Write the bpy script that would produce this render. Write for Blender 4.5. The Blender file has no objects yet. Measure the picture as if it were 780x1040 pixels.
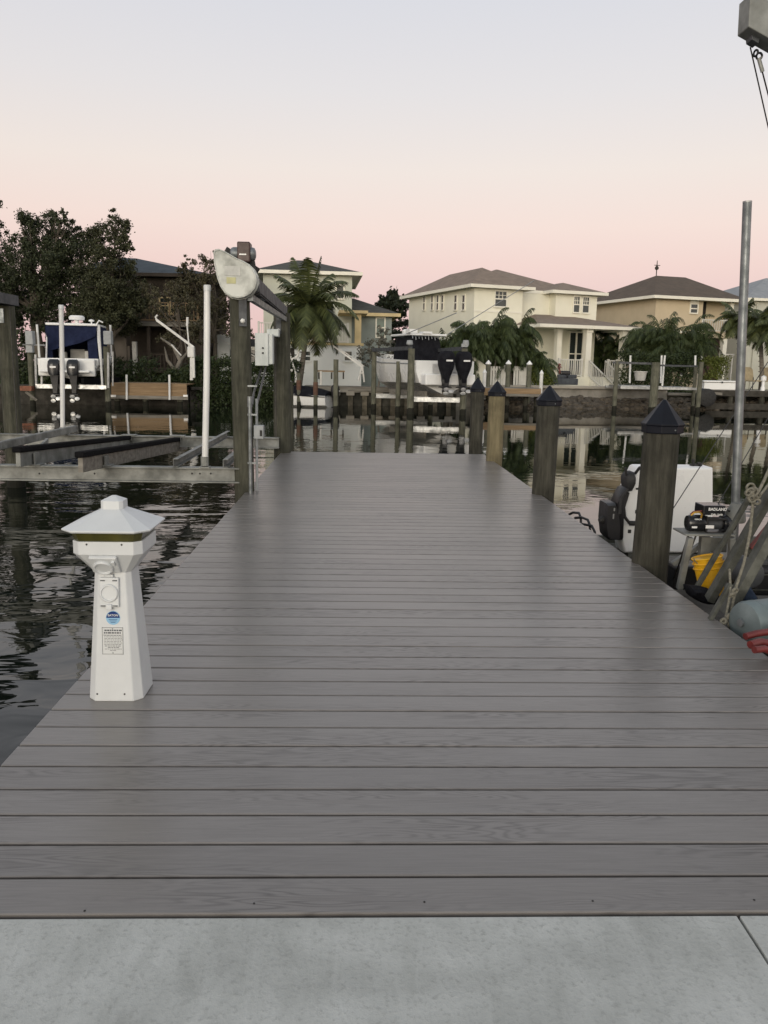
import bpy, math, random
from mathutils import Vector, Matrix, noise as mnoise
R = math.radians
PI = math.pi
random.seed(7)
scene = bpy.context.scene
col = scene.collection

# ------------------------------------------------------------------ camera
F = 830.0
PITCH, YAW, ROLL = R(10.14), R(1.90), R(1.0)
EYE = Vector((0, 0, 1.26))
fw = Vector((math.sin(YAW)*math.cos(PITCH), math.cos(YAW)*math.cos(PITCH), -math.sin(PITCH)))
r0 = Vector((math.cos(YAW), -math.sin(YAW), 0))
u0 = r0.cross(fw)
def ray(px, py):
    x, y = px-390, py-520
    ux = x*math.cos(ROLL) + y*math.sin(ROLL)
    uy = -x*math.sin(ROLL) + y*math.cos(ROLL)
    return fw + r0*(ux/F) - u0*(uy/F)
def atY(px, py, Y):
    d = ray(px, py); return EYE + d*((Y-EYE.y)/d.y)
def atZ(px, py, z=0.0):
    d = ray(px, py); return EYE + d*((z-EYE.z)/d.z)
def XY(px, Y, py=380): return atY(px, py, Y).x
def ZY(py, Y, px=400): return atY(px, py, Y).z
cam_d = bpy.data.cameras.new('camera')
cam = bpy.data.objects.new('camera', cam_d); col.objects.link(cam)
cam_d.sensor_fit = 'VERTICAL'; cam_d.sensor_height = 36; cam_d.lens = 36*F/1040
cam_d.clip_start = 0.05; cam_d.clip_end = 3000
rr = r0*math.cos(ROLL) + u0*math.sin(ROLL); uu = -r0*math.sin(ROLL) + u0*math.cos(ROLL)
M = Matrix((rr, uu, -fw)).transposed().to_4x4(); M.translation = EYE
cam.matrix_world = M
scene.camera = cam
WATER = -0.55

# ------------------------------------------------------------------ materials
MATS = {}
def nodes_of(name):
    m = bpy.data.materials.new(name); m.use_nodes = True
    nt = m.node_tree; b = nt.nodes['Principled BSDF']
    MATS[name] = m
    return m, nt, b
def N(nt, t, **kw):
    n = nt.nodes.new(t)
    for k, v in kw.items(): setattr(n, k, v)
    return n
def L(nt, a, b): nt.links.new(a, b)
def math_n(nt, op, a, b=None, c=None):
    n = N(nt, 'ShaderNodeMath', operation=op)
    for i, v in enumerate((a, b, c)):
        if v is None: continue
        if isinstance(v, (int, float)): n.inputs[i].default_value = v
        else: L(nt, v, n.inputs[i])
    return n.outputs[0]
def ramp(nt, fac, stops, interp='LINEAR'):
    n = N(nt, 'ShaderNodeValToRGB'); n.color_ramp.interpolation = interp
    e = n.color_ramp.elements
    while len(e) < len(stops): e.new(0.5)
    for i, (p, c) in enumerate(stops):
        e[i].position = p; e[i].color = (*c, 1) if len(c) == 3 else c
    L(nt, fac, n.inputs[0]); return n.outputs[0]
def mixc(nt, fac, a, b, mode='MIX'):
    n = N(nt, 'ShaderNodeMix', data_type='RGBA', blend_type=mode)
    for s, v in ((n.inputs[0], fac), (n.inputs[6], a), (n.inputs[7], b)):
        if isinstance(v, (int, float)): s.default_value = v
        elif isinstance(v, tuple): s.default_value = (*v, 1) if len(v) == 3 else v
        else: L(nt, v, s)
    return n.outputs[2]
def coords(nt, scale=(1, 1, 1), kind='Object'):
    t = N(nt, 'ShaderNodeTexCoord'); m = N(nt, 'ShaderNodeMapping')
    m.inputs['Scale'].default_value = scale
    L(nt, t.outputs[kind], m.inputs[0]); return m.outputs[0]
def noise_t(nt, vec, scale, detail=5, rough=0.55, dist=0.0):
    n = N(nt, 'ShaderNodeTexNoise'); n.inputs['Scale'].default_value = scale
    n.inputs['Detail'].default_value = detail; n.inputs['Roughness'].default_value = rough
    n.inputs['Distortion'].default_value = dist
    if vec is not None: L(nt, vec, n.inputs['Vector'])
    return n.outputs['Fac']
def bump(nt, b, h, strength, dist=0.01):
    n = N(nt, 'ShaderNodeBump'); n.inputs['Strength'].default_value = strength; n.inputs['Distance'].default_value = dist
    L(nt, h, n.inputs['Height']); L(nt, n.outputs[0], b.inputs['Normal']); return n
def pm(name, c1, c2=None, scale=4, rough=0.6, metal=0.0, bmp=0.0, bdist=0.01, stretch=(1, 1, 1), detail=6, spec=0.5, rvar=0.1, lo=0.35, hi=0.65):
    m, nt, b = nodes_of(name)
    if c2 is None: c2 = tuple(c*0.8 for c in c1)
    v = coords(nt, stretch); f = noise_t(nt, v, scale, detail, 0.6)
    L(nt, ramp(nt, f, [(lo, c2), (hi, c1)]), b.inputs['Base Color'])
    b.inputs['Metallic'].default_value = metal
    b.inputs['Specular IOR Level'].default_value = spec
    rn = N(nt, 'ShaderNodeMapRange'); L(nt, f, rn.inputs[0])
    rn.inputs[1].default_value = .3; rn.inputs[2].default_value = .7
    rn.inputs[3].default_value = min(1, rough+rvar); rn.inputs[4].default_value = max(0.03, rough-rvar)
    L(nt, rn.outputs[0], b.inputs['Roughness'])
    if bmp: bump(nt, b, noise_t(nt, v, scale*5, 4), bmp, bdist)
    return m
def leafm(name, dark, light, rough=0.55):
    m, nt, b = nodes_of(name)
    g = N(nt, 'ShaderNodeNewGeometry'); v = coords(nt)
    f = noise_t(nt, v, 0.9, 3)
    s = math_n(nt, 'ADD', math_n(nt, 'MULTIPLY', g.outputs['Random Per Island'], 0.55), math_n(nt, 'MULTIPLY', f, 0.45))
    L(nt, ramp(nt, s, [(0.1, dark), (0.85, light)]), b.inputs['Base Color'])
    b.inputs['Roughness'].default_value = rough; b.inputs['Specular IOR Level'].default_value = 0.25
    return m

# ------------------------------------------------------------------ mesh builder
ROOTM = {}
class MB:
    def __init__(s): s.v = []; s.f = []
    def add(s, vs, fs):
        o = len(s.v); s.v += [Vector(v) for v in vs]; s.f += [tuple(i+o for i in f) for f in fs]; return s
    def box(s, x0, x1, y0, y1, z0, z1):
        return s.add([(x0,y0,z0),(x1,y0,z0),(x1,y1,z0),(x0,y1,z0),(x0,y0,z1),(x1,y0,z1),(x1,y1,z1),(x0,y1,z1)],
            [(0,3,2,1),(4,5,6,7),(0,1,5,4),(1,2,6,5),(2,3,7,6),(3,0,4,7)])
    def cbox(s, c, d, rot=None):
        o = len(s.v); s.box(-d[0]/2, d[0]/2, -d[1]/2, d[1]/2, -d[2]/2, d[2]/2)
        for i in range(o, len(s.v)):
            p = s.v[i]
            if rot is not None: p = rot @ p
            s.v[i] = p + Vector(c)
        return s
    def frame(s, p, q, up=(0, 0, 1)):
        d = (Vector(q)-Vector(p)).normalized(); u = Vector(up)
        if abs(d.dot(u)) > .99: u = Vector((0, 1, 0))
        a = d.cross(u).normalized(); b = a.cross(d).normalized(); return d, a, b
    def bar(s, p, q, w, h, up=(0, 0, 1)):
        p, q = Vector(p), Vector(q); d, a, b = s.frame(p, q, up)
        vs = [c + a*(w/2*i) + b*(h/2*j) for c in (p, q) for i, j in ((-1,-1),(1,-1),(1,1),(-1,1))]
        return s.add(vs, [(0,3,2,1),(4,5,6,7),(0,1,5,4),(1,2,6,5),(2,3,7,6),(3,0,4,7)])
    def prof(s, p, q, pts, up=(0, 0, 1)):
        """extrude a closed 2-D profile (side, up) from p to q"""
        p, q = Vector(p), Vector(q); d, a, b = s.frame(p, q, up); n = len(pts)
        vs = [c + a*x + b*y for c in (p, q) for x, y in pts]
        fs = [(i, (i+1) % n, n+(i+1) % n, n+i) for i in range(n)] + [tuple(range(n))[::-1], tuple(range(n, 2*n))]
        return s.add(vs, fs)
    def ibeam(s, p, q, w, h, t, up=(0, 0, 1)):
        W, H = w/2, h/2; k = t/2
        return s.prof(p, q, [(-W,-H),(W,-H),(W,-H+t),(k,-H+t),(k,H-t),(W,H-t),(W,H),(-W,H),(-W,H-t),(-k,H-t),(-k,-H+t),(-W,-H+t)], up)
    def chan(s, p, q, w, h, t, up=(0, 0, 1)):
        return s.prof(p, q, [(0,-h/2),(w,-h/2),(w,-h/2+t),(t,-h/2+t),(t,h/2-t),(w,h/2-t),(w,h/2),(0,h/2)], up)
    def tube(s, pts, r, n=8, caps=True):
        pts = [Vector(p) for p in pts]; rs = r if isinstance(r, (list, tuple)) else [r]*len(pts)
        o = len(s.v); prev = None
        for i, p in enumerate(pts):
            t = (pts[min(i+1, len(pts)-1)] - pts[max(i-1, 0)]).normalized()
            if prev is None:
                a = t.cross(Vector((0, 0, 1)))
                if a.length < .05: a = t.cross(Vector((0, 1, 0)))
            else: a = prev - t*prev.dot(t)
            a.normalize(); prev = a; b = t.cross(a)
            for k in range(n):
                an = 2*PI*k/n; s.v.append(p + (a*math.cos(an) + b*math.sin(an))*rs[i])
        for i in range(len(pts)-1):
            for k in range(n):
                k2 = (k+1) % n; s.f.append((o+i*n+k, o+i*n+k2, o+(i+1)*n+k2, o+(i+1)*n+k))
        if caps: s.f.append(tuple(o+k for k in range(n))[::-1]); s.f.append(tuple(o+(len(pts)-1)*n+k for k in range(n)))
        return s
    def lathe(s, c, prof, n=16, axis=(0, 0, 1), rot=0.0, caps=True):
        """prof list of (r, h) along axis from c"""
        ax = Vector(axis).normalized(); a = ax.orthogonal().normalized() if abs(ax.z) < .999 else Vector((1, 0, 0)); b = ax.cross(a)
        o = len(s.v); c = Vector(c)
        for r, h in prof:
            for k in range(n):
                an = 2*PI*k/n + rot; s.v.append(c + ax*h + (a*math.cos(an) + b*math.sin(an))*r)
        for i in range(len(prof)-1):
            for k in range(n):
                k2 = (k+1) % n; s.f.append((o+i*n+k, o+i*n+k2, o+(i+1)*n+k2, o+(i+1)*n+k))
        if caps: s.f.append(tuple(o+k for k in range(n))[::-1]); s.f.append(tuple(o+(len(prof)-1)*n+k for k in range(n)))
        return s
    def loft(s, rings, caps=True):
        n = len(rings[0]); o = len(s.v)
        for rg in rings: s.v += [Vector(p) for p in rg]
        for i in range(len(rings)-1):
            for k in range(n):
                k2 = (k+1) % n; s.f.append((o+i*n+k, o+i*n+k2, o+(i+1)*n+k2, o+(i+1)*n+k))
        if caps: s.f.append(tuple(o+k for k in range(n))[::-1]); s.f.append(tuple(o+(len(rings)-1)*n+k for k in range(n)))
        return s
    def poly(s, pts2, z0, z1):
        n = len(pts2)
        return s.add([(x, y, z0) for x, y in pts2] + [(x, y, z1) for x, y in pts2],
            [tuple(range(n))[::-1], tuple(range(n, 2*n))] + [(i, (i+1) % n, n+(i+1) % n, n+i) for i in range(n)])
    def xf(s, mat, o=0):
        for i in range(o, len(s.v)): s.v[i] = mat @ s.v[i]
        return s
    def build(s, name, mat, parent=None, world=True, smooth=None, bevel=0, seg=2, pre=None):
        me = bpy.data.meshes.new(name)
        vs = s.v
        if parent is not None and world:
            inv = ROOTM[parent.name].inverted(); vs = [inv @ v for v in vs]
        me.from_pydata([tuple(v) for v in vs], [], s.f); me.update()
        o = bpy.data.objects.new(name, me); col.objects.link(o)
        me.materials.append(MATS[mat] if isinstance(mat, str) else mat)
        if parent is not None: o.parent = parent; ROOTM[o.name] = ROOTM[parent.name]
        else: ROOTM[o.name] = Matrix()
        if smooth is not None:
            me.shade_smooth(); me.set_sharp_from_angle(angle=R(smooth))
        if bevel:
            b = o.modifiers.new('bevel', 'BEVEL'); b.width = bevel; b.segments = seg; b.limit_method = 'ANGLE'; b.angle_limit = R(30)
        return o
def tag(o, label=None, cat=None, group=None, kind=None):
    if label: o['label'] = label
    if cat: o['category'] = cat
    if group: o['group'] = group
    if kind: o['kind'] = kind
    return o
def thing(name, label, cat, loc=(0, 0, 0), rotz=0.0, group=None, kind=None):
    o = bpy.data.objects.new(name, None); col.objects.link(o)
    o.location = loc; o.rotation_euler = (0, 0, rotz); o.empty_display_size = .2
    ROOTM[o.name] = Matrix.Translation(Vector(loc)) @ Matrix.Rotation(rotz, 4, 'Z')
    return tag(o, label, cat, group, kind)
def copy_tree(o, parent=None):
    kids = [c for c in bpy.data.objects if c.parent == o]
    c = o.copy(); col.objects.link(c)
    if parent is not None: c.parent = parent
    for k in kids: copy_tree(k, c)
    return c
def place(root, loc, rotz=0.0, label=None, group=None, scale=None):
    c = copy_tree(root); c.location = loc; c.rotation_euler = (0, 0, rotz)
    if label: c['label'] = label
    if group: c['group'] = group
    if scale: c.scale = scale
    return c
def text_into(mb, s, size, mat4, align='CENTER', depth=0.0, bold=0.0):
    cu = bpy.data.curves.new('lettering', 'FONT'); cu.body = s; cu.size = size; cu.align_x = align; cu.align_y = 'CENTER'
    cu.extrude = depth; cu.offset = bold; cu.resolution_u = 2
    ob = bpy.data.objects.new('lettering', cu); col.objects.link(ob)
    dg = bpy.context.evaluated_depsgraph_get(); dg.update()
    me = bpy.data.meshes.new_from_object(ob.evaluated_get(dg))
    mb.add([mat4 @ v.co for v in me.vertices], [tuple(p.vertices) for p in me.polygons])
    bpy.data.objects.remove(ob); bpy.data.curves.remove(cu); bpy.data.meshes.remove(me)

# ---- material library
pm('white_gel', (.78,.79,.78), (.75,.76,.75), 1.5, .28, rvar=.06)
pm('white_plastic', (.60,.625,.635), (.56,.585,.595), 9, .38, bmp=.05, bdist=.002, rvar=.05)
pm('pvc', (.74,.75,.74), (.6,.61,.6), 5, .4, stretch=(1,1,.4))
pm('white_paint', (.74,.74,.71), (.6,.6,.57), 3, .6)
pm('alu', (.50,.51,.51), (.30,.31,.31), 7, .42, .75, bmp=.1, bdist=.002)
pm('alu_weathered', (.27,.28,.265), (.13,.135,.125), 5, .6, .2, bmp=.2, bdist=.004)
pm('galv', (.25,.27,.28), (.14,.155,.16), 11, .45, .6, bmp=.15, bdist=.002)
pm('steel_dull', (.075,.082,.09), (.04,.043,.048), 9, .6, .1, bmp=.25, bdist=.003)
pm('steel_frame', (.10,.105,.09), (.042,.044,.036), 12, .7, .1, bmp=.3, bdist=.003)
pm('black_carpet', (.012,.012,.013), (.006,.006,.007), 60, .95, bmp=.6, bdist=.01, spec=.1)
pm('black_canvas', (.011,.012,.016), (.006,.006,.009), 5, .85, bmp=.5, bdist=.03, spec=.2)
pm('navy_canvas', (.012,.019,.055), (.008,.012,.035), 4, .8, bmp=.5, bdist=.03, spec=.2)
pm('black_plastic', (.016,.016,.018), (.010,.010,.011), 12, .42, bmp=.1, bdist=.002)
pm('black_gloss', (.014,.015,.018), (.010,.011,.013), 5, .22)
pm('cap_black', (.008,.010,.016), (.005,.006,.010), 8, .5, bmp=.12, bdist=.003, spec=.22)
pm('rubber', (.02,.02,.02), (.012,.012,.012), 12, .7)
pm('box_grey', (.33,.35,.36), (.25,.27,.28), 6, .5)
pm('box_white', (.60,.64,.63), (.46,.50,.49), 9, .5, stretch=(1,1,.3))
pm('cover_white', (.56,.58,.54), (.30,.31,.28), 5.5, .5, bmp=.1, bdist=.004, lo=.28, hi=.55)
pm('label_yellow', (.50,.49,.24), (.42,.41,.22), 14, .5)
pm('label_white', (.52,.53,.50), None, 14, .5)
pm('motor_brown', (.060,.028,.022), (.035,.016,.013), 9, .45, bmp=.2, bdist=.003)
pm('yellow_plastic', (.78,.44,.015), (.62,.33,.012), 6, .4)
pm('red_paint', (.20,.035,.030), (.12,.022,.02), 9, .55, bmp=.2, bdist=.003)
pm('red_hose', (.16,.022,.02), (.10,.014,.013), 9, .45)
pm('blue_cloth', (.012,.030,.065), (.008,.018,.04), 9, .8)
pm('tank_grey', (.20,.25,.26), (.13,.165,.17), 5, .45, .3, bmp=.1, bdist=.003)
pm('rope', (.22,.21,.17), (.12,.115,.09), 60, .9, bmp=.5, bdist=.004)
pm('cable', (.05,.048,.045), (.03,.03,.03), 30, .5, .5)
pm('orange_brick', (.26,.10,.055), (.15,.065,.04), 9, .8)
pm('wood_tan', (.29,.20,.11), (.18,.12,.065), 2.5, .8, stretch=(.5,6,8), bmp=.3)
pm('wood_grey', (.24,.225,.195), (.13,.12,.10), 2.5, .85, stretch=(.6,5,8), bmp=.3)
pm('wood_dark', (.05,.045,.036), (.025,.023,.018), 4, .85, stretch=(1,1,1), bmp=.3)
pm('cream_wall', (.80,.785,.66), (.75,.735,.61), 1.2, .85, bmp=.1)
pm('cream_trim', (.82,.80,.70), (.75,.73,.63), 1.5, .7)
pm('green_wall', (.53,.55,.47), (.48,.50,.43), 1.4, .85, bmp=.1)
pm('green_wall_low', (.27,.31,.29), (.24,.275,.26), 1.4, .85, bmp=.1)
pm('rust', (.13,.065,.042), (.08,.045,.03), 9, .85)
pm('stucco_white', (.70,.72,.70), (.64,.66,.64), 1.2, .85, bmp=.1)
pm('beige_wall', (.56,.47,.33), (.51,.43,.30), 1.2, .85, bmp=.1)
pm('far_wall', (.52,.52,.45), (.46,.46,.4), 1.2, .85)
pm('rib_timber', (.17,.15,.11), (.07,.062,.045), 3, .9, bmp=.4, bdist=.02)
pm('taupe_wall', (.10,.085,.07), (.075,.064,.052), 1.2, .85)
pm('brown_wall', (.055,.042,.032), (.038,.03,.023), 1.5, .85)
pm('yellow_trim', (.60,.48,.26), (.5,.4,.22), 1.5, .8)
pm('white_fence', (.66,.65,.60), (.56,.55,.5), 2, .6)
pm('concrete_far', (.30,.285,.25), (.17,.16,.14), 1.6, .9, bmp=.4, bdist=.02)
pm('seawall_panel', (.07,.067,.052), (.02,.02,.016), 1.8, .9, bmp=.5, bdist=.02, stretch=(1,1,1))
pm('rock', (.12,.10,.075), (.04,.034,.026), 3.5, .9, bmp=.7, bdist=.03)
pm('lawn', (.06,.085,.03), (.035,.05,.02), 1.2, .95, bmp=.5, bdist=.02, spec=.1)
pm('patio', (.36,.33,.28), (.28,.26,.22), 1.3, .9)
pm('glass_dark', (.035,.045,.045), (.02,.027,.027), .8, .08)
pm('glass_green', (.10,.17,.14), (.06,.10,.085), .8, .12)
pm('interior_dark', (.03,.026,.022), (.018,.016,.014), 1, .9)
pm('curtain_red', (.085,.045,.038), (.06,.03,.026), 3, .9, stretch=(8,8,.5))
pm('bark', (.10,.085,.065), (.05,.042,.033), 6, .9, bmp=.6, bdist=.02, stretch=(1,1,.35))
pm('bark_pale', (.22,.20,.17), (.12,.11,.09), 6, .9, bmp=.5, bdist=.02, stretch=(1,1,.35))
pm('palm_trunk', (.19,.17,.14), (.11,.10,.08), 5, .9, bmp=.5, bdist=.02, stretch=(.4,.4,5))
pm('dead_frond', (.18,.13,.07), (.10,.07,.04), 5, .9)
pm('pot', (.55,.54,.5), (.42,.41,.38), 4, .7)
pm('pink_flower', (.36,.14,.13), (.22,.09,.07), 9, .8)
pm('sofa_cloth', (.06,.07,.08), (.035,.04,.05), 5, .8)
pm('tan_cloth', (.42,.35,.22), (.3,.25,.16), 5, .8)
pm('sticker_blue', (.006,.035,.17), (.005,.03,.15), 5, .5, spec=.2)
pm('sticker_pale', (.25,.47,.68), (.22,.43,.62), 5, .35)
pm('ink', (.10,.11,.12), (.07,.075,.08), 9, .6)
pm('plaque', (.60,.62,.62), (.55,.57,.57), 9, .45)
pm('amber_lens', (.10,.095,.028), (.035,.034,.012), 10, .12, stretch=(1,1,.2), lo=.3, hi=.7)
pm('gold', (.55,.33,.05), (.4,.22,.03), 20, .35, .5)
leafm('leaf_oak', (.012,.017,.009), (.058,.070,.034))
leafm('leaf_oak_b', (.016,.020,.011), (.078,.084,.042))
leafm('leaf_brown', (.032,.032,.019), (.100,.092,.052))
leafm('leaf_hedge', (.010,.020,.008), (.045,.062,.022))
leafm('leaf_palm', (.016,.026,.010), (.095,.110,.040), .5)
leafm('leaf_areca', (.012,.022,.009), (.070,.092,.034), .5)
leafm('leaf_pine', (.008,.014,.008), (.030,.038,.020))
leafm('leaf_lime', (.05,.07,.012), (.13,.15,.035))
leafm('leaf_grey', (.05,.05,.04), (.15,.15,.12))

def roofm(name, c1, c2, s=9):
    m, nt, b = nodes_of(name)
    v = coords(nt)
    w = N(nt, 'ShaderNodeTexWave'); w.bands_direction = 'Z'; w.inputs['Scale'].default_value = s; w.inputs['Distortion'].default_value = .4; L(nt, v, w.inputs[0])
    f = noise_t(nt, v, 2.5, 6)
    c = ramp(nt, f, [(.3, c2), (.7, c1)])
    L(nt, mixc(nt, .25, c, w.outputs['Color'], 'MULTIPLY'), b.inputs['Base Color'])
    b.inputs['Roughness'].default_value = .85; bump(nt, b, w.outputs['Fac'], .4, .03)
roofm('roof_tan', (.30,.235,.185), (.21,.165,.13))
roofm('roof_brown', (.135,.10,.072), (.085,.064,.047))
roofm('roof_dark', (.08,.08,.07), (.045,.045,.04))
roofm('roof_blue', (.055,.075,.095), (.035,.048,.062), 3)
roofm('roof_pale', (.34,.36,.38), (.26,.28,.3), 3)

# piling: greenish treated wood, streaks, wet dark foot
def pilingm(name, c1, c2, wet=-0.35):
    m, nt, b = nodes_of(name)
    tc = N(nt, 'ShaderNodeTexCoord'); mp = N(nt, 'ShaderNodeMapping'); mp.inputs['Scale'].default_value = (9, 9, .9)
    L(nt, tc.outputs['Object'], mp.inputs[0])
    f = noise_t(nt, mp.outputs[0], 3.0, 9, .68)
    fb = noise_t(nt, tc.outputs['Object'], 3.2, 5, .6)
    base = ramp(nt, f, [(.32, c2), (.5, tuple((a+d)/2 for a, d in zip(c1, c2))), (.68, c1)])
    base = mixc(nt, ramp(nt, fb, [(.45, (0,0,0)), (.7, (.55,.55,.55))]), base, tuple(c*.45 for c in c2))
    g = N(nt, 'ShaderNodeNewGeometry'); sx = N(nt, 'ShaderNodeSeparateXYZ'); L(nt, g.outputs['Position'], sx.inputs[0])
    zz = math_n(nt, 'ADD', sx.outputs[2], math_n(nt, 'MULTIPLY', fb, .25))
    w = N(nt, 'ShaderNodeMapRange'); L(nt, zz, w.inputs[0]); w.inputs[1].default_value = wet+.10; w.inputs[2].default_value = wet-.02+.10
    w.inputs[3].default_value = 0; w.inputs[4].default_value = .92
    L(nt, mixc(nt, w.outputs[0], base, (.012,.012,.009)), b.inputs['Base Color'])
    b.inputs['Roughness'].default_value = .9; b.inputs['Specular IOR Level'].default_value = .25
    mp2 = N(nt, 'ShaderNodeMapping'); mp2.inputs['Scale'].default_value = (30, 30, 1.6); L(nt, tc.outputs['Object'], mp2.inputs[0])
    bump(nt, b, noise_t(nt, mp2.outputs[0], 1.6, 6, .7), .9, .012)
pilingm('piling_wood', (.108,.108,.082), (.038,.039,.029))
pilingm('piling_dark', (.085,.082,.066), (.026,.026,.020))
pilingm('piling_light', (.24,.205,.125), (.12,.105,.062))
pilingm('piling_far', (.18,.18,.135), (.075,.077,.058), -.30)

# deck boards
BP = 0.1425
FRONT = atZ(390, 928).y
def deckm():
    m, nt, b = nodes_of('composite_board')
    tc = N(nt, 'ShaderNodeTexCoord'); s = N(nt, 'ShaderNodeSeparateXYZ'); L(nt, tc.outputs['Object'], s.inputs[0])
    idx = math_n(nt, 'FLOOR', math_n(nt, 'DIVIDE', math_n(nt, 'SUBTRACT', s.outputs[1], FRONT), BP))
    wn = N(nt, 'ShaderNodeTexWhiteNoise', noise_dimensions='1D'); L(nt, idx, wn.inputs['W'])
    def cv(a, bb, off):
        c = N(nt, 'ShaderNodeCombineXYZ')
        L(nt, math_n(nt, 'ADD', math_n(nt, 'MULTIPLY', s.outputs[0], a), math_n(nt, 'MULTIPLY', wn.outputs['Value'], 91.0)), c.inputs[0])
        L(nt, math_n(nt, 'MULTIPLY', s.outputs[1], bb), c.inputs[1]); L(nt, math_n(nt, 'MULTIPLY', idx, off), c.inputs[2]); return c.outputs[0]
    big = noise_t(nt, cv(1.5, 13, 3.1), 1.0, 2, .45)
    lines = math_n(nt, 'SINE', math_n(nt, 'MULTIPLY', big, 120.0))
    lines = math_n(nt, 'POWER', math_n(nt, 'ADD', math_n(nt, 'MULTIPLY', lines, .5), .5), 2.2)
    fine = noise_t(nt, cv(6, 190, 5.3), 1.0, 5, .7)
    patch = noise_t(nt, cv(1.1, 5, 7.7), 1.0, 3, .5)
    gm = math_n(nt, 'MULTIPLY', lines, ramp(nt, patch, [(.40, (0,0,0)), (.62, (1,1,1))]))
    gm = math_n(nt, 'ADD', math_n(nt, 'MULTIPLY', gm, .42), math_n(nt, 'MULTIPLY', fine, .78))
    c = ramp(nt, gm, [(.15, (.214,.199,.186)), (.42, (.163,.151,.141)), (1.0, (.078,.071,.066))])
    tone = N(nt, 'ShaderNodeMapRange'); L(nt, wn.outputs['Value'], tone.inputs[0]); tone.inputs[3].default_value = .92; tone.inputs[4].default_value = 1.07
    vm = N(nt, 'ShaderNodeVectorMath', operation='SCALE'); L(nt, c, vm.inputs[0]); L(nt, tone.outputs[0], vm.inputs['Scale'])
    # foot dirt
    st = noise_t(nt, coords(nt), 1.3, 6, .6)
    L(nt, mixc(nt, ramp(nt, st, [(.5, (0,0,0)), (.75, (.22,.22,.22))]), vm.outputs[0], (.12,.115,.108)), b.inputs['Base Color'])
    rg = N(nt, 'ShaderNodeMapRange'); L(nt, gm, rg.inputs[0]); rg.inputs[3].default_value = .23; rg.inputs[4].default_value = .40
    L(nt, rg.outputs[0], b.inputs['Roughness']); b.inputs['Specular IOR Level'].default_value = .85
    bump(nt, b, gm, .3, .0016)
deckm()

def concm():
    m, nt, b = nodes_of('concrete')
    v = coords(nt)
    a = noise_t(nt, v, 1.6, 5, .62, .8); f = noise_t(nt, v, 75, 4, .7)
    vs = N(nt, 'ShaderNodeMapping'); vs.inputs['Scale'].default_value = (7, 1.8, 1); vs.inputs['Rotation'].default_value = (0, 0, .9); L(nt, v, vs.inputs[0])
    br = noise_t(nt, vs.outputs[0], 2.2, 7, .72, .5)
    c = ramp(nt, a, [(.36, (.30,.31,.29)), (.50, (.43,.445,.42)), (.62, (.53,.545,.52))])
    c = mixc(nt, .45, c, ramp(nt, br, [(.3, (.32,.33,.31)), (.7, (.53,.545,.525))]))
    c = mixc(nt, ramp(nt, f, [(.52, (0,0,0)), (.75, (.6,.6,.6))]), c, (.22,.225,.21))
    vo = N(nt, 'ShaderNodeTexVoronoi'); vo.inputs['Scale'].default_value = 5; L(nt, v, vo.inputs[0])
    c = mixc(nt, ramp(nt, vo.outputs['Distance'], [(.012, (1,1,1)), (.022, (0,0,0))]), c, (.05,.045,.035))
    L(nt, c, b.inputs['Base Color']); b.inputs['Roughness'].default_value = .62
    bump(nt, b, math_n(nt, 'ADD', f, math_n(nt, 'MULTIPLY', br, .8)), .5, .004)
concm()

def waterm():
    m, nt, b = nodes_of('canal_water')
    b.inputs['Base Color'].default_value = (.006,.009,.006,1)
    b.inputs['Roughness'].default_value = .02; b.inputs['IOR'].default_value = 1.40
    tc = N(nt, 'ShaderNodeTexCoord')
    def nz(sc, rot, s, d, r=.5, dist=0.0):
        mp = N(nt, 'ShaderNodeMapping'); mp.inputs['Scale'].default_value = sc; mp.inputs['Rotation'].default_value = (0, 0, rot)
        L(nt, tc.outputs['Object'], mp.inputs[0]); return noise_t(nt, mp.outputs[0], s, d, r, dist)
    a = nz((1, 1.3, 1), .3, .62, 2, .42, .8)
    c = nz((1, 1.7, 1), -.25, 2.6, 2, .45, .6)
    d = nz((1, 2.0, 1), .12, 9, 2, .5)
    calm = nz((1, 1, 1), 0, .22, 2)
    cm = N(nt, 'ShaderNodeMapRange'); L(nt, calm, cm.inputs[0]); cm.inputs[1].default_value = .40; cm.inputs[2].default_value = .60; cm.inputs[3].default_value = .15; cm.inputs[4].default_value = 1.0
    sy = N(nt, 'ShaderNodeSeparateXYZ'); L(nt, tc.outputs['Object'], sy.inputs[0])
    # the sheltered far side of the canal lies calmer than the open near side
    fy = N(nt, 'ShaderNodeMapRange'); L(nt, sy.outputs[1], fy.inputs[0]); fy.inputs[1].default_value = 5; fy.inputs[2].default_value = 26; fy.inputs[3].default_value = .8; fy.inputs[4].default_value = .11
    h = math_n(nt, 'ADD', math_n(nt, 'MULTIPLY', a, .68), math_n(nt, 'ADD', math_n(nt, 'MULTIPLY', c, .15), math_n(nt, 'MULTIPLY', math_n(nt, 'MULTIPLY', d, .026), cm.outputs[0])))
    fx = N(nt, 'ShaderNodeMapRange'); L(nt, sy.outputs[0], fx.inputs[0]); fx.inputs[1].default_value = -1; fx.inputs[2].default_value = 3; fx.inputs[3].default_value = 1.0; fx.inputs[4].default_value = .24
    bump(nt, b, math_n(nt, 'MULTIPLY', math_n(nt, 'MULTIPLY', h, fy.outputs[0]), fx.outputs[0]), .5, .11)
waterm()

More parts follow.
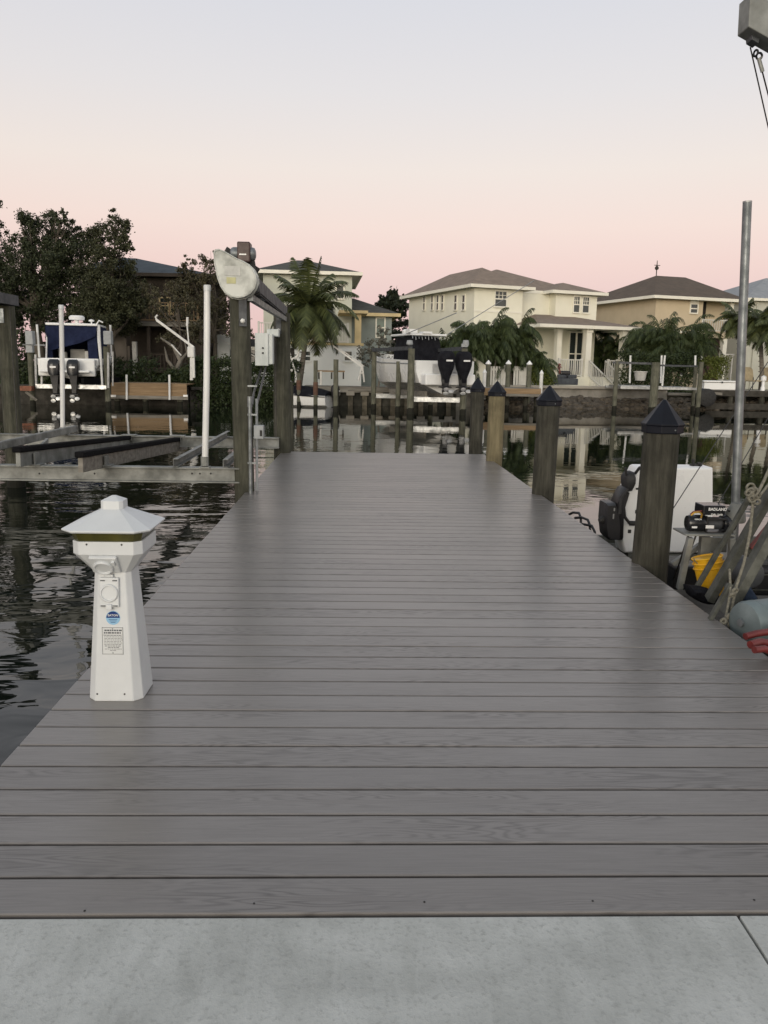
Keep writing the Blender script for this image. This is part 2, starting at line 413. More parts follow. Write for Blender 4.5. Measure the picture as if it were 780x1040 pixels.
# ------------------------------------------------------------------ world and sun
w = bpy.data.worlds.new('World'); scene.world = w; w.use_nodes = True
nt = w.node_tree; nt.nodes.clear()
out = N(nt, 'ShaderNodeOutputWorld'); add = N(nt, 'ShaderNodeAddShader')
sky = N(nt, 'ShaderNodeTexSky'); sky.sky_type = 'NISHITA'; sky.sun_disc = False
SUN_EL, SUN_AZ = R(9), R(195)      # low afterglow behind the camera
sky.sun_elevation = SUN_EL; sky.sun_rotation = SUN_AZ
b1 = N(nt, 'ShaderNodeBackground'); b1.inputs[1].default_value = .03; L(nt, sky.outputs[0], b1.inputs[0])
tc = N(nt, 'ShaderNodeTexCoord'); sp = N(nt, 'ShaderNodeSeparateXYZ'); L(nt, tc.outputs['Generated'], sp.inputs[0])
def lin(r, g, b):
    f = lambda c: ((c/255+.055)/1.055)**2.4 if c > 10 else c/255/12.92
    return (f(r), f(g), f(b))
zc = N(nt, 'ShaderNodeMapRange'); L(nt, sp.outputs[2], zc.inputs[0]); zc.inputs[1].default_value = 0; zc.inputs[2].default_value = 1
sd = lambda deg: math.sin(R(deg))
grad = ramp(nt, zc.outputs[0], [(0, lin(210,172,182)), (sd(4.2), lin(224,184,188)), (sd(6.6), lin(236,199,193)), (sd(9), lin(242,213,202)),
    (sd(12.5), lin(240,223,212)), (sd(17), lin(230,222,219)), (sd(22), lin(221,218,221)), (sd(35), lin(203,204,209)), (sd(60), lin(185,190,196)), (1, lin(176,182,189))])
# warm afterglow on the side behind the camera
gy = N(nt, 'ShaderNodeMapRange'); L(nt, sp.outputs[1], gy.inputs[0]); gy.inputs[1].default_value = .1; gy.inputs[2].default_value = -1; gy.inputs[3].default_value = 0; gy.inputs[4].default_value = 1
gz = N(nt, 'ShaderNodeMapRange'); L(nt, sp.outputs[2], gz.inputs[0]); gz.inputs[1].default_value = .55; gz.inputs[2].default_value = 0; gz.inputs[3].default_value = 0; gz.inputs[4].default_value = 1
gf = math_n(nt, 'MULTIPLY', gy.outputs[0], gz.outputs[0])
tot = mixc(nt, gf, grad, (2.3, 2.1, 1.8))
b2 = N(nt, 'ShaderNodeBackground'); b2.inputs[1].default_value = .92; L(nt, tot, b2.inputs[0])
L(nt, b1.outputs[0], add.inputs[0]); L(nt, b2.outputs[0], add.inputs[1]); L(nt, add.outputs[0], out.inputs[0])
sl = bpy.data.lights.new('sun', 'SUN'); sl.energy = 1.25; sl.angle = R(30); sl.color = (1, .93, .82)
so = bpy.data.objects.new('sun', sl); col.objects.link(so)
so.rotation_euler = (R(80), 0, R(-15)); so.location = (0, -5, 8)
scene.view_settings.view_transform = 'Standard'; scene.view_settings.look = 'None'
scene.view_settings.exposure = 0; scene.view_settings.gamma = 1
scene.cycles.max_bounces = 6; scene.cycles.glossy_bounces = 3; scene.cycles.diffuse_bounces = 3
scene.cycles.caustics_reflective = False; scene.cycles.caustics_refractive = False
# =================================================================== SETTING
wm = MB().add([(-400,-40,WATER),(400,-40,WATER),(400,60,WATER),(-400,60,WATER)], [(0,1,2,3)])
tag(wm.build('canal_water', 'canal_water'), kind='structure')
bedm = MB().add([(-900,-300,-3),(900,-300,-3),(900,1500,-3),(-900,1500,-3)], [(0,1,2,3)])
tag(bedm.build('canal_bed', 'wood_dark'), kind='structure')

# concrete seawall cap with a real joint
E = FRONT - .006
j0 = atZ(749, 927); j1 = atZ(786, 984); jd = (j1-j0); jd = jd/abs(jd.y)
def jx(y, o): return j0.x + jd.x*(-(y-E)) + o if jd.y < 0 else j0.x + jd.x*(y-E) + o
mbc = MB()
g = .0035
mbc.poly([(-7, -2.5), (jx(-2.5, -g), -2.5), (jx(E, -g), E), (-7, E)], -.35, -.004)
mbc.poly([(jx(-2.5, g), -2.5), (9, -2.5), (9, E), (jx(E, g), E)], -.35, -.004)
tag(mbc.build('concrete_pavement', 'concrete', bevel=.003), kind='structure')
tag(MB().box(-30, 30, -2.4, E-.12, -3, -.352).build('seawall', 'concrete_far'), 'grey concrete seawall under the near pavement edge', 'seawall')
tag(MB().add([(-60,-60,-.36),(60,-60,-.36),(60,-2.4,-.36),(-60,-2.4,-.36)], [(0,1,2,3)]).build('near_ground', 'lawn'), kind='structure')

# =================================================================== DOCK
XL = atZ(1, 778).x; XL2 = atZ(285, 460).x
XL = (XL+XL2)/2; XR = atZ(490, 461).x*.5 + atZ(779, 664).x*.5
BACK = atZ(390, 460).y
nb = int(round((BACK-FRONT)/BP)); BACK = FRONT + nb*BP
dock = thing('dock', 'long grey composite plank dock running out from the concrete pavement', 'dock', (XL, FRONT, 0))
db = MB()
for i in range(nb):
    y0 = FRONT + i*BP + .0048; y1 = y0 + BP - .0096
    e = random.uniform(-.0015, .0015); k = .003
    z = random.uniform(-.0006, .0006)
    pr = [(y0, -.024), (y1, -.024), (y1, -k), (y1-k, z), (y0+k, z), (y0, -k)]
    x0, x1 = XL+e, XR+e
    vs = [(x, y, zz) for x in (x0, x1) for y, zz in pr]
    db.add(vs, [(j, (j+1) % 6, 6+(j+1) % 6, 6+j) for j in range(6)] + [tuple(range(6))[::-1], tuple(range(6, 12))])
db.build('decking', 'composite_board', dock, world=False if False else True)
# the boards' pattern uses object coordinates: keep the mesh origin in world space
bpy.data.objects['decking'].parent = None
for v in bpy.data.objects['decking'].data.vertices: v.co = ROOTM[dock.name] @ v.co
dock.location = (0, 0, 0); ROOTM[dock.name] = Matrix(); bpy.data.objects['decking'].parent = dock; ROOTM['decking'] = Matrix()
fm = MB()
fm.box(XR-.045, XR-.006, FRONT+.01, BACK-.01, -.21, -.025); fm.box(XL+.006, XL+.045, FRONT+.01, BACK-.01, -.21, -.025)
fm.box(XL+.046, XR-.046, BACK-.05, BACK-.012, -.21, -.0255)
fm.build('rim_board', 'wood_grey', dock, bevel=.003)
jm = MB()
for i in range(7):
    x = XL+.25 + i*(XR-XL-.5)/6
    jm.box(x-.02, x+.02, FRONT+.02, BACK-.055, -.22, -.0252)
for y in (3.5, 6.5, 9.5): jm.box(XL+.05, XR-.05, y, y+.05, -.42, -.222)
jm.build('joist', 'wood_dark', dock)
for px, yy in ((86, 925), (258, 917.5), (431, 916), (602, 915), (766, 914)):     # small dark screw heads in the first board
    p = atZ(px, yy)
    MB().lathe((p.x, p.y, .0002), [(.003, 0), (.0022, .0010)], 8).build('screw', 'rubber', dock)
for k, (x, y) in enumerate(((XL+.3, 4.2), (XR-.35, 4.6), (XL+.3, 8.9), (XR-.35, 9.3))):
    MB().lathe((x, y, 0), [(.11, -3), (.11, -.44)], 14).build('support_post', 'piling_dark', dock, smooth=40)

# =================================================================== PEDESTAL
py_ = atZ(118, 713.5); PX, PY = py_.x, py_.y
Ybase = py_.y
wl = XY(87, Ybase, 711); wr = XY(147, Ybase+.05, 700)
ped = thing('power_pedestal', 'white lighthouse shaped shore power pedestal with pitched cap standing on the dock edge', 'power pedestal', ((wl+wr)/2, Ybase+.11, 0))
def octo(a, c):   # square of half-size a with chamfer c
    return [(-a+c,-a),(a-c,-a),(a,-a+c),(a,a-c),(a-c,a),(-a+c,a),(-a,a-c),(-a,-a+c)]
def ol(mb, levels):
    mb.loft([[(x, y, z) for x, y in octo(a, c)] for a, c, z in levels])
HT = ZY(503, Ybase+.11, 113)
k = HT/.80
base_a = (wr-wl)/2*.98
z_col = ZY(581, Ybase+.03, 110); z_c1 = ZY(564.5, Ybase-.02, 110); z_c2 = ZY(552, Ybase-.04, 110); z_e = ZY(544, Ybase-.08, 105); z_ap = ZY(518, Ybase+.06, 113)
ta = base_a*.665
b = MB(); ol(b, [(base_a, base_a*.30, 0), (base_a, base_a*.30, .006), (ta, ta*.28, z_col)])
body = b.build('column', 'white_plastic', ped, world=False, bevel=.004, seg=3)
b = MB(); ol(b, [(ta*1.0, ta*.25, z_col-.005), (ta*1.84, ta*.40, z_c1), (ta*1.86, ta*.40, z_c1+.001), (ta*1.86, ta*.40, z_c2)])
b.build('collar', 'white_plastic', ped, world=False, bevel=.003, seg=3)
b = MB(); ol(b, [(ta*1.76, ta*.34, z_c2-.002), (ta*1.95, ta*.36, z_e+.004)])
b.build('light_lens', 'amber_lens', ped, world=False)
b = MB(); A = ta*2.36
ol(b, [(A-.004, .045, z_e-.001), (A, .045, z_e+.004), (A, .045, z_e+.008), (ta*.62, .012, z_ap), (ta*.60, .012, z_ap+.001)])
cap = b.build('roof_cap', 'white_plastic', ped, world=False, bevel=.003, seg=3)
b = MB(); ol(b, [(ta*.61, ta*.18, z_ap-.004), (ta*.60, ta*.18, HT-.016), (ta*.12, ta*.04, HT)])
b.build('finial', 'white_plastic', ped, world=False, bevel=.0006)
# front plane of the column leans back
def on_front(z, out=0.0):   # y of the front face at height z
    t = z/z_col; return -(base_a + (ta-base_a)*t) - out
lean = math.atan((base_a-ta)/z_col)
def frontM(x, z, out=0.0):
    # local x right, y up along the face, z out of the face
    m = Matrix(((1,0,0),(0,math.sin(lean),-math.cos(lean)),(0,math.cos(lean),math.sin(lean)))).to_4x4()
    m.translation = Vector((x, on_front(z, out), z)); return m
cz = ZY(604, Ybase, 111); Sx = -.008
def outlet(par, mf):
    b = MB(); b.cbox((0, 0, .006), (.072, .112, .012)); b.cbox((0, .062, .008), (.034, .012, .010)); o = len(b.v)
    b.xf(mf); ou = b.build('outlet_cover', 'white_plastic', par, world=False, bevel=.004, seg=3)
    b = MB(); b.lathe((0, -.002, .012), [(.034, 0), (.034, .005), (.031, .008), (.027, .008), (.025, .003), (.001, .003)], 28); b.xf(mf); b.build('lid', 'white_plastic', ou, world=False, smooth=30)
    b = MB(); b.cbox((0, -.054, .016), (.022, .022, .008)); b.xf(mf); b.build('latch', 'white_plastic', ou, world=False, bevel=.003)
    for hx, hy in ((-.022, .045), (.022, .045), (-.022, -.050), (.023, -.050)):
        b = MB(); b.cbox((hx, hy, .0125), (.017, .004, .003)); b.xf(mf); b.build('hinge_slot', 'ink', ou, world=False)
    return ou
outlet(ped, frontM(Sx, cz, 0))
# upper outlet on the sloping underside of the collar
l2 = math.atan2((ta*.84), (z_c1-z_col))
mu = Matrix(((1,0,0),(0,-math.sin(l2),-math.cos(l2)),(0,math.cos(l2),-math.sin(l2)))).to_4x4(); mu.translation = Vector((Sx-.004, -ta*1.45, (z_c1+z_col)/2+.004))
b = MB(); b.cbox((0, 0, .008), (.10, .085, .016)); b.xf(mu); ou = b.build('outlet_cover', 'white_plastic', ped, world=False, bevel=.005, seg=3)
b = MB(); b.lathe((-.005, -.008, .016), [(.036, 0), (.036, .006), (.033, .010), (.029, .010), (.026, .003), (.001, .003)], 28); b.xf(mu); b.build('lid', 'white_plastic', ou, world=False, smooth=30)
b = MB(); b.cbox((.036, .02, .02), (.012, .02, .010)); b.xf(mu); b.build('latch', 'white_plastic', ou, world=False, bevel=.002)
# round sticker
sz = ZY(630, Ybase, 111); sr = .0245
mf = frontM(.002, sz, 0)
b = MB(); b.lathe((0, 0, 0), [(sr*1.07, .0004), (sr*1.07, .0012)], 40); b.xf(mf); st = b.build('sticker', 'sticker_pale', ped, world=False)
b = MB(); pts = [(sr*math.cos(PI*i/24), sr*math.sin(PI*i/24)) for i in range(25)]
b.add([(x, y, .0018) for x, y in pts], [tuple(range(25))]); b.xf(mf); b.build('sticker_top', 'sticker_blue', st, world=False)
b = MB(); text_into(b, 'EATON', .0115, mf @ Matrix.Translation((0, .0095, .0024)), bold=.0002); b.xf(Matrix()); b.build('lettering', 'white_paint', st, world=False)
b = MB()
for i, wd in enumerate((.032, .026, .018)): b.cbox((0, -.006-.0055*i, .0018), (wd, .0016, .0006))
b.xf(mf); b.build('small_print', 'sticker_blue', st, world=False)
# notice plate
nz_ = ZY(653, Ybase, 111); mf = frontM(-.001, nz_, 0)
PW, PH = .078, .104
b = MB(); b.cbox((0, 0, .0006), (PW, PH, .0014)); b.xf(mf); pl = b.build('notice_plate', 'plaque', ped, world=False)
b = MB()
for s in (-1, 1): b.cbox((0, s*PH/2*.97, .0016), (PW, .0013, .0008)); b.cbox((s*PW/2*.97, 0, .0016), (.0013, PH, .0008))
b.cbox((0, PH/2-.030, .0016), (PW*.9, .0010, .0008))
y = PH/2-.012
for ln, (hh, fill) in enumerate([(.0055, .80), (.0055, .86)] + [(.0016, .84)]*7 + [(.0022, .8), (.0022, .5), (.0016, .8), (.0016, .3)]):
    x = -PW*.5*fill*.95
    while x < PW*.5*fill*.95:
        wd = random.uniform(.004, .011) * (1 if hh < .004 else 1.1)
        b.cbox((x+wd/2, y, .0016), (wd, hh, .0006)); x += wd + .0022
    y -= .0095 if ln < 2 else .0058
b.xf(mf); b.build('print', 'ink', pl, world=False)
for s in (-1, 1):
    b = MB(); b.lathe((0, s*(PH/2-.006), .001), [(.0026, 0), (.002, .0016)], 10); b.xf(mf); b.build('rivet', 'galv', pl, world=False)
for z, xs in ((ZY(706, Ybase, 110), (-base_a*.62, base_a*.38)),):
    for x in xs:
        b = MB(); b.lathe((0, 0, -.001), [(.0042, 0), (.003, .003)], 10); b.xf(frontM(x, z)); b.build('screw', 'rubber', ped, world=False)
for x in (-ta*1.0, ta*.85):
    b = MB(); b.lathe((x, -ta*1.86+.001, z_c2-.010), [(.0042, 0), (.003, .003)], 10, axis=(0,-1,0)); b.build('screw', 'rubber', ped, world=False)

# =================================================================== DOCK PILINGS (right side, capped)
def piling_mesh(r, z0, z1, n=28, seed=0, lean=(0, 0), rough=1.0):
    b = MB(); rg = random.Random(seed); prof = []
    K = 22; ph = [rg.uniform(0, 6.3) for _ in range(4)]
    for i in range(K+1):
        t = i/K; z = z0+(z1-z0)*t; ring = []
        for k in range(n):
            a = 2*PI*k/n
            rr_ = r*(1.05-.07*t)*(1+.018*rough*math.sin(a*3+ph[0]+t*2)+.010*rough*math.sin(a*7+ph[1]+t*5)+.012*rough*math.sin(t*11+ph[2]))
            ring.append((rr_*math.cos(a)+lean[0]*(z), rr_*math.sin(a)+lean[1]*(z), z))
        prof.append(ring)
    return b.loft(prof)
def capped(px, Y, ptop, papex, w_px, mat_, label, seed, lean=(0, 0)):
    x = XY(px, Y, ptop); zt = ZY(ptop, Y, px); za = ZY(papex, Y, px); r = w_px*Y/F/2
    t = thing('piling', label, 'piling', (x, Y, 0), 0, 'capped pilings along the right side of the dock')
    piling_mesh(r, -3, zt, seed=seed, lean=lean).build('post', mat_, t, world=False, smooth=40)
    lx, ly = lean[0]*zt, lean[1]*zt; R1 = r*1.10
    b = MB(); b.lathe((lx, ly, zt-.012), [(R1*.99, -(.05*r/.12)), (R1*1.02, -.045*r/.12), (R1*1.02, 0), (R1*1.08, .004), (R1*1.07, .012), (.012, za-zt+.008), (.002, za-zt+.012)], 8, rot=PI/8)
    b.build('piling_cap', 'cap_black', t, world=False, bevel=.004, seg=2)
    b = MB(); b.lathe((lx+R1*.3, ly-R1*.93, zt-.035), [(.006, 0), (.004, .004)], 8, axis=(.2,-1,0)); b.build('nail', 'galv', t, world=False)
    return t
capped(671, 5.25, 430, 405.5, 37, 'piling_dark', 'thick dark weathered piling with black cap, nearest on the right dock edge', 11, (.015, 0))
capped(556.5, 8.2, 406, 391.5, 23, 'piling_dark', 'dark piling with black cap, second from the viewer on the right dock edge', 12, (.012, 0))
capped(504.5, 11.16, 398, 387, 16.6, 'piling_light', 'pale brown piling with black cap at the far right corner of the dock', 13, (.005, 0))
capped(485, 13.4, 394.5, 383, 13.6, 'piling_dark', 'slim capped piling in the water just past the far end of the dock', 14)

# =================================================================== NEAR BOAT LIFT (left)
def plain_piling(px, Y, ptop, w_px, mat_, label, seed, lean=(0, 0), group=None, n=24):
    x = XY(px, Y, 400); zt = ZY(ptop, Y, px); r = w_px*Y/F/2
    b = piling_mesh(r, -3, zt, seed=seed, lean=lean, n=n)
    b.xf(Matrix.Translation((x, Y, 0)))
    o = b.build('piling', mat_, None, smooth=40)
    # origin at the foot of the visible piling
    for v in o.data.vertices: v.co -= Vector((x, Y, 0))
    o.location = (x, Y, 0)
    return tag(o, label, 'piling', group)
YA, YB = 8.15, 11.85
GL = 'uncapped pilings carrying the near boat lift'
plain_piling(247, YA, 300, 20, 'piling_wood', 'greenish wood piling under the white drive cover, beside the left dock edge', 21, (-.012, 0), GL)
plain_piling(286.5, YB, 318, 17, 'piling_wood', 'greenish wood piling under the far end of the lift beam by the dock corner', 22, (0, 0), GL)
plain_piling(293.5, 13.6, 388, 9, 'piling_wood', 'short slim piling just behind the far lift piling', 23, (0, 0), GL)
plain_piling(11, YB, 311, 17, 'piling_wood', 'greenish wood piling at the left picture edge under a grey lift beam', 24, (0, 0), GL)

lift = thing('boat_lift', 'empty aluminium boat lift cradle left of the dock with white drive cover and guide poles', 'boat lift', (XY(247, YA), YA, 0))
zb = ZY(289, YA, 262); zb2 = ZY(313, YB, 290)
xb0 = XY(258, YA, 290); xb1 = XY(286, YB, 314)
b = MB(); b.chan((xb0+.045, YA-.12, zb-.01), (xb1+.05, YB+.2, zb-.01), -.09, .15, .012, up=(0,0,1)); b.build('lift_beam', 'steel_dull', lift, bevel=.002)
b = MB(); b.box(xb0-.05, xb0+.0, YA-.1, YB+.15, zb-.16, zb-.10); b.build('lift_beam', 'galv', lift)
# cable drum shaft and pulley hidden below the beam
b = MB(); b.tube([(xb0-.02, YA+.1, zb-.05), (xb1-.02, YB-.1, zb-.05)], .022, 10); b.tube([(xb0-.02, YA+.5, zb-.05), (xb0-.02, YA+.9, zb-.05)], .045, 14)
b.build('cable_winder', 'galv', lift, smooth=40)
# brackets strapped to the pilings
for px, pz, Y, w_, h_ in ((246.5, 315, YA-.14, .075, .30), (283, 329, YB-.13, .07, .27)):
    x = XY(px, Y, pz); z = ZY(pz, Y, px)
    b = MB(); b.box(x-w_/2, x+w_/2, Y, Y+.012, z-h_/2, z+h_/2); br = b.build('bracket', 'steel_dull', lift, bevel=.002)
    b = MB(); b.lathe((x, Y, z-h_/2+.05), [(.024, 0), (.024, .008), (.012, .010), (.012, .022)], 6, axis=(0,-1,0)); b.build('bolt', 'alu', br)
# white teardrop drive cover traced in the plane Y
Yc = YA-.22
prof = [(216.5,256),(218,253),(222,252.5),(228,255),(234,258.5),(240,262),(246,264.5),(252,268),(257,273),(260,279),(261,286),(259,293),(254.5,298.5),(248,302),(241,303),(234,301.5),(228,297.5),(223.5,291),(220.5,283),(218.5,274),(217,265)]
P3 = [atY(x, y, Yc) for x, y in prof]; cx = sum(p.x for p in P3)/len(P3); czz = sum(p.z for p in P3)/len(P3)
def ringc(s, dy): return [(cx+(p.x-cx)*s, Yc+dy, czz+(p.z-czz)*s) for p in P3]
b = MB(); b.loft([ringc(1, .12), ringc(1, .012), ringc(.985, 0), ringc(.93, -.004), ringc(.91, .002)])
cov = b.build('drive_cover', 'cover_white', lift, smooth=50)
b = MB(); b.loft([ringc(1.035, .14), ringc(1.035, .075)]); b.build('rim', 'cover_white', cov, smooth=50)
a0 = atY(228, 270, Yc-.004); a1 = atY(244, 280, Yc-.004)
MB().box(a0.x, a1.x, Yc-.003, Yc+.003, a1.z, a0.z).build('faded_label', 'label_white', cov)
a0 = atY(230, 281.5, Yc-.004); a1 = atY(239.5, 288, Yc-.004)
MB().box(a0.x, a1.x, Yc-.003, Yc+.003, a1.z, a0.z).build('yellow_label', 'label_yellow', cov)
# motor
Ym = YA-.05
def pb(px0, py0, px1, py1, Y, depth, inset=0):
    p = atY(px0, py0, Y); q = atY(px1, py1, Y); return (p.x, q.x, Y, Y+depth, q.z, p.z)
b = MB(); b.box(*pb(240.5, 245, 254, 266, Ym-.09, .16)); mo = b.build('motor', 'motor_brown', lift, bevel=.012, seg=3)
b = MB(); p = atY(247, 258, Ym); b.lathe((p.x-.12, Ym+.0, p.z), [(.035, 0), (.055, .012), (.062, .03), (.062, .21), (.055, .23), (.03, .24)], 20, axis=(1,0,0)); b.build('motor_end', 'galv', mo, smooth=35)
b = MB(); b.box(*pb(243, 257.5, 250, 259, Ym-.093, .004)); b.build('rating_plate', 'alu', mo)
b = MB(); b.bar(atY(229, 254, Ym+.05), atY(262, 276, Ym+.05), .06, .07); b.bar(atY(256, 265, Ym), atY(262, 300, Ym), .05, .05); b.build('gear_plate', 'rubber', lift, bevel=.004)
# left top beam
zl = ZY(304, YB, 8)
b = MB(); xl = XY(4, YB, 303); b.box(xl-.10, xl+.14, YA-.2, YB+.15, zl-.08, zl+.06); b.build('lift_beam', 'steel_dull', lift, bevel=.002)
b = MB(); b.box(*pb(-6, 313, 4, 328, YB-.14, .02)); b.build('bracket', 'galv', lift, bevel=.002)
# cradle cross beams
Yn = 8.05; zc1 = ZY(474, Yn, 120); zc0 = ZY(489.5, Yn, 120); xa = XY(-175, Yn, 480); xz = XY(243, Yn, 480)
bh = zc1-zc0
b = MB(); b.ibeam((xa, Yn+.06, (zc0+zc1)/2), (xz, Yn+.06, (zc0+zc1)/2), .12, bh, .014); nb1 = b.build('cradle_beam', 'alu_weathered', lift, bevel=.002)
b = MB()
for px in (195, 203, 214, 40, 96): p = atY(px, 481, Yn-.003); b.lathe(p, [(.010, 0), (.008, .006)], 8, axis=(0,-1,0))
b.build('bolt', 'rubber', nb1)
Yf = 11.55
b = MB(); b.ibeam((XY(-5, Yf), Yf, (zc0+zc1)/2), (XY(283, Yf), Yf, (zc0+zc1)/2), .12, bh, .014); b.build('cradle_beam', 'alu_weathered', lift, bevel=.002)
# lifting cables
b = MB()
for x, Y, za in ((xz-.02, Yn+.06, zb-.1), (XY(280, Yf), Yf, zb-.1), (XY(14, Yf), Yf, zl-.1)): b.tube([(x, Y, zc1), (x, Y, za)], .006, 6)
b.build('lift_cable', 'cable', lift)
# bunks
def bunk(pn, pf, Y0, Y1, side='alu_weathered'):
    a_ = atY(*pn, Y0); c_ = atY(*pf, Y1); x = (a_.x+c_.x)/2; z = (a_.z+c_.z)/2-.03; za, zc_ = a_.z, c_.z
    b = MB(); b.bar((x, Y0, za-.028), (x, Y1, zc_-.028), .085, .056); bk = b.build('bunk', 'black_carpet', lift, bevel=.012, seg=3)
    b = MB(); b.bar((x, Y0+.03, za-.125), (x, Y1-.05, zc_-.125), .045, .135); b.build('bunk_board', side, bk, bevel=.003)
    for Y in (Yn+.06, Yf):
        b = MB(); t = (Y-Y0)/(Y1-Y0); zz = za+(zc_-za)*t
        b.box(x-.05, x-.036, Y-.06, Y+.06, zc1-.002, zz-.07); b.box(x+.036, x+.05, Y-.06, Y+.06, zc1-.002, zz-.07); b.box(x-.1, x+.1, Y-.07, Y+.07, zc1+.001, zc1+.013)
        b.build('bunk_bracket', 'alu_weathered', bk, bevel=.002)
bunk((33, 454), (131, 441), 7.75, 12.1)
bunk((95, 459), (180, 442.5), 7.45, 12.1, 'wood_grey')
# walk channels and slotted angles
b = MB()
for pn, pf in (((178, 470), (225, 452.5)), ((228, 470), (247, 461))):
    a_ = atY(*pn, Yn+.1); c_ = atY(*pf, Yf if pn[0] < 200 else 9.8)
    b.chan((a_.x, Yn, zc1+.045), (a_.x-.03, c_.y, zc1+.045), .05, .08, .006)
b.build('walk_channel', 'alu_weathered', lift, bevel=.002)
b = MB(); x = XY(-45, Yn, 470); b.chan((x, Yn-.1, zc1+.08), (x-.02, 11.6, zc1+.08), -.05, .09, .006); b.bar((XY(22, Yn), Yn, zc1+.03), (XY(22, Yn)-.3, 9.4, zc1+.12), .03, .05); b.build('walk_channel', 'alu_weathered', lift, bevel=.002)
# guide poles
for px0, py0, px1, py1, Y in ((64, 448, 62, 310, Yf-.1), (208, 467, 210.5, 290, Yn+.02)):
    p = atY(px0, py0, Y); q = atY(px1, py1, Y); p = Vector((p.x, p.y, zc1+.02))
    b = MB(); b.tube([p, p.lerp(q, .5)+Vector((0.006, 0, 0)), q], .031, 16); gp = b.build('guide_pole', 'pvc', lift, smooth=40)
    b = MB(); b.lathe(q-Vector((0, 0, .05)), [(.035, 0), (.035, .045), (.031, .055)], 16); b.build('end_cap', 'white_plastic', gp, smooth=40)
    b = MB(); b.box(p.x-.05, p.x+.05, p.y-.05, p.y+.05, zc1+.001, zc1+.012); b.tube([p, p+Vector((0, 0, .09))], .04, 12); b.build('pole_foot', 'alu_weathered', gp)
# control box and conduits
cb = thing('control_box', 'pale grey electrical control box mounted between the two lift pilings', 'control box', atY(262, 352, 11.4))
b = MB(); b.box(*pb(259.5, 339, 277, 370, 11.3, .20)); bx = b.build('box', 'box_white', cb, bevel=.008)
b = MB(); b.box(*pb(258.8, 338, 272.5, 371.5, 11.27, .028)); dr = b.build('door', 'box_white', cb, bevel=.004)
b = MB()
for yy in (353.5, 358.5): p = atY(267, yy, 11.27); b.lathe(p, [(.013, 0), (.013, .012), (.008, .016)], 10, axis=(0,-1,0))
b.build('button', 'rubber', dr)
b = MB(); b.box(*pb(271, 334, 283, 342, 11.5, .2)); b.build('upper_box', 'box_white', cb, bevel=.008)
b = MB(); b.tube([atY(266, 372, 11.35), atY(263, 383, 11.2), atY(258, 398, 10.2), atY(256, 412, 8.35)], .014, 8); b.tube([atY(270, 372, 11.35), atY(266, 390, 10.5), atY(261, 410, 8.45)], .014, 8); b.build('cable', 'cable', cb, smooth=40)
cd = thing('conduit', 'grey electrical conduit with small grey switch box running down the piling by the dock edge', 'conduit', atY(256, 450, 8.0))
b = MB(); b.tube([atY(253.7, 404, 7.98), atY(254.5, 490, 7.98), atY(255, 560, 7.98)], .018, 12); b.lathe(atY(253.7, 408, 7.98), [(.024, -.05), (.024, .05)], 12); b.build('pipe', 'galv', cd, smooth=40)
b = MB(); b.tube([atY(260.5, 405, 8.15), atY(261, 490, 8.15), atY(261, 550, 8.15)], .014, 12); b.build('pipe', 'box_grey', cd, smooth=40)
b = MB(); b.box(*pb(257.5, 432, 267.5, 446, 8.0, .09)); sb = b.build('switch_box', 'box_grey', cd, bevel=.006)
b = MB(); b.box(*pb(263.8, 437, 266.2, 443, 7.994, .01)); b.build('switch', 'rubber', sb)
b = MB()
for yy in (392, 421, 470): p = atY(256, yy, 7.99); b.box(p.x-.04, p.x+.05, p.y-.022, p.y-.016, p.z-.008, p.z+.008)
b.build('strap', 'galv', cd)
# =================================================================== WORK BARGE, DERRICK AND GEAR (right of the dock)
BX0 = 2.06
barge = thing('work_barge', 'low dark grey work barge moored against the right side of the dock', 'barge', (4.0, 4.6, -.5))
b = MB()
b.loft([[(x, y, z) for x, y in ((BX0+.02, y0), (6.4, y0), (6.4, y1), (BX0+.02, y1))] for y0, y1, z in ((3.2, 7.0, -1.1), (2.6, 7.55, -.55), (2.6, 7.55, -.36))])
b.build('hull', 'steel_frame', barge, bevel=.02)
b = MB(); b.chan((BX0, 2.6, -.33), (BX0, 7.55, -.33), .05, .07, .006); b.chan((6.4, 7.55, -.33), (BX0, 7.55, -.33), .05, .07, .006); b.build('gunwale', 'steel_frame', barge, bevel=.003)
b = MB(); b.box(BX0+.1, 6.3, 2.7, 7.45, -.359, -.352); b.build('deck_plate', 'wood_dark', barge)

# white helm console
Yk = 6.5
cons = thing('boat_console', 'tall white boat console standing behind the nearest capped piling', 'boat console', atY(690, 560, Yk))
o3 = [(651,474.5),(725,475),(725,548),(724,562),(634,562),(630,545),(631,528),(634,505),(641,490),(648,475.5)]
f_ = [atY(x, y, Yk) for x, y in o3]
b = MB(); cxx = sum(p.x for p in f_)/len(f_); czc = sum(p.z for p in f_)/len(f_)
rg = lambda s, dy: [(cxx+(p.x-cxx)*s, Yk+dy, czc+(p.z-czc)*s) for p in f_]
b.loft([rg(1, .22), rg(1, .02), rg(.97, 0)]); b.build('shell', 'white_gel', cons, smooth=45, bevel=.01)
b = MB()
for x, y, w_, h_ in ((646, 495.5, 4, 2), (645.5, 518, 4, 3.6), (638, 538, 3, 3.6)):
    b.box(*pb(x, y, x+w_, y+h_, Yk-.006, .01))
b.build('vent', 'rubber', cons, bevel=.002)
b = MB(); b.tube([atY(638, 500, Yk-.04), atY(633.5, 515, Yk-.05), atY(634.5, 525, Yk-.05), atY(639, 531, Yk-.05), atY(647, 532, Yk-.03)], .013, 10); b.lathe(atY(643, 531.5, Yk-.05), [(.02, -.03), (.02, .03)], 10, axis=(1,0,0)); b.build('hose', 'rubber', cons, smooth=50)
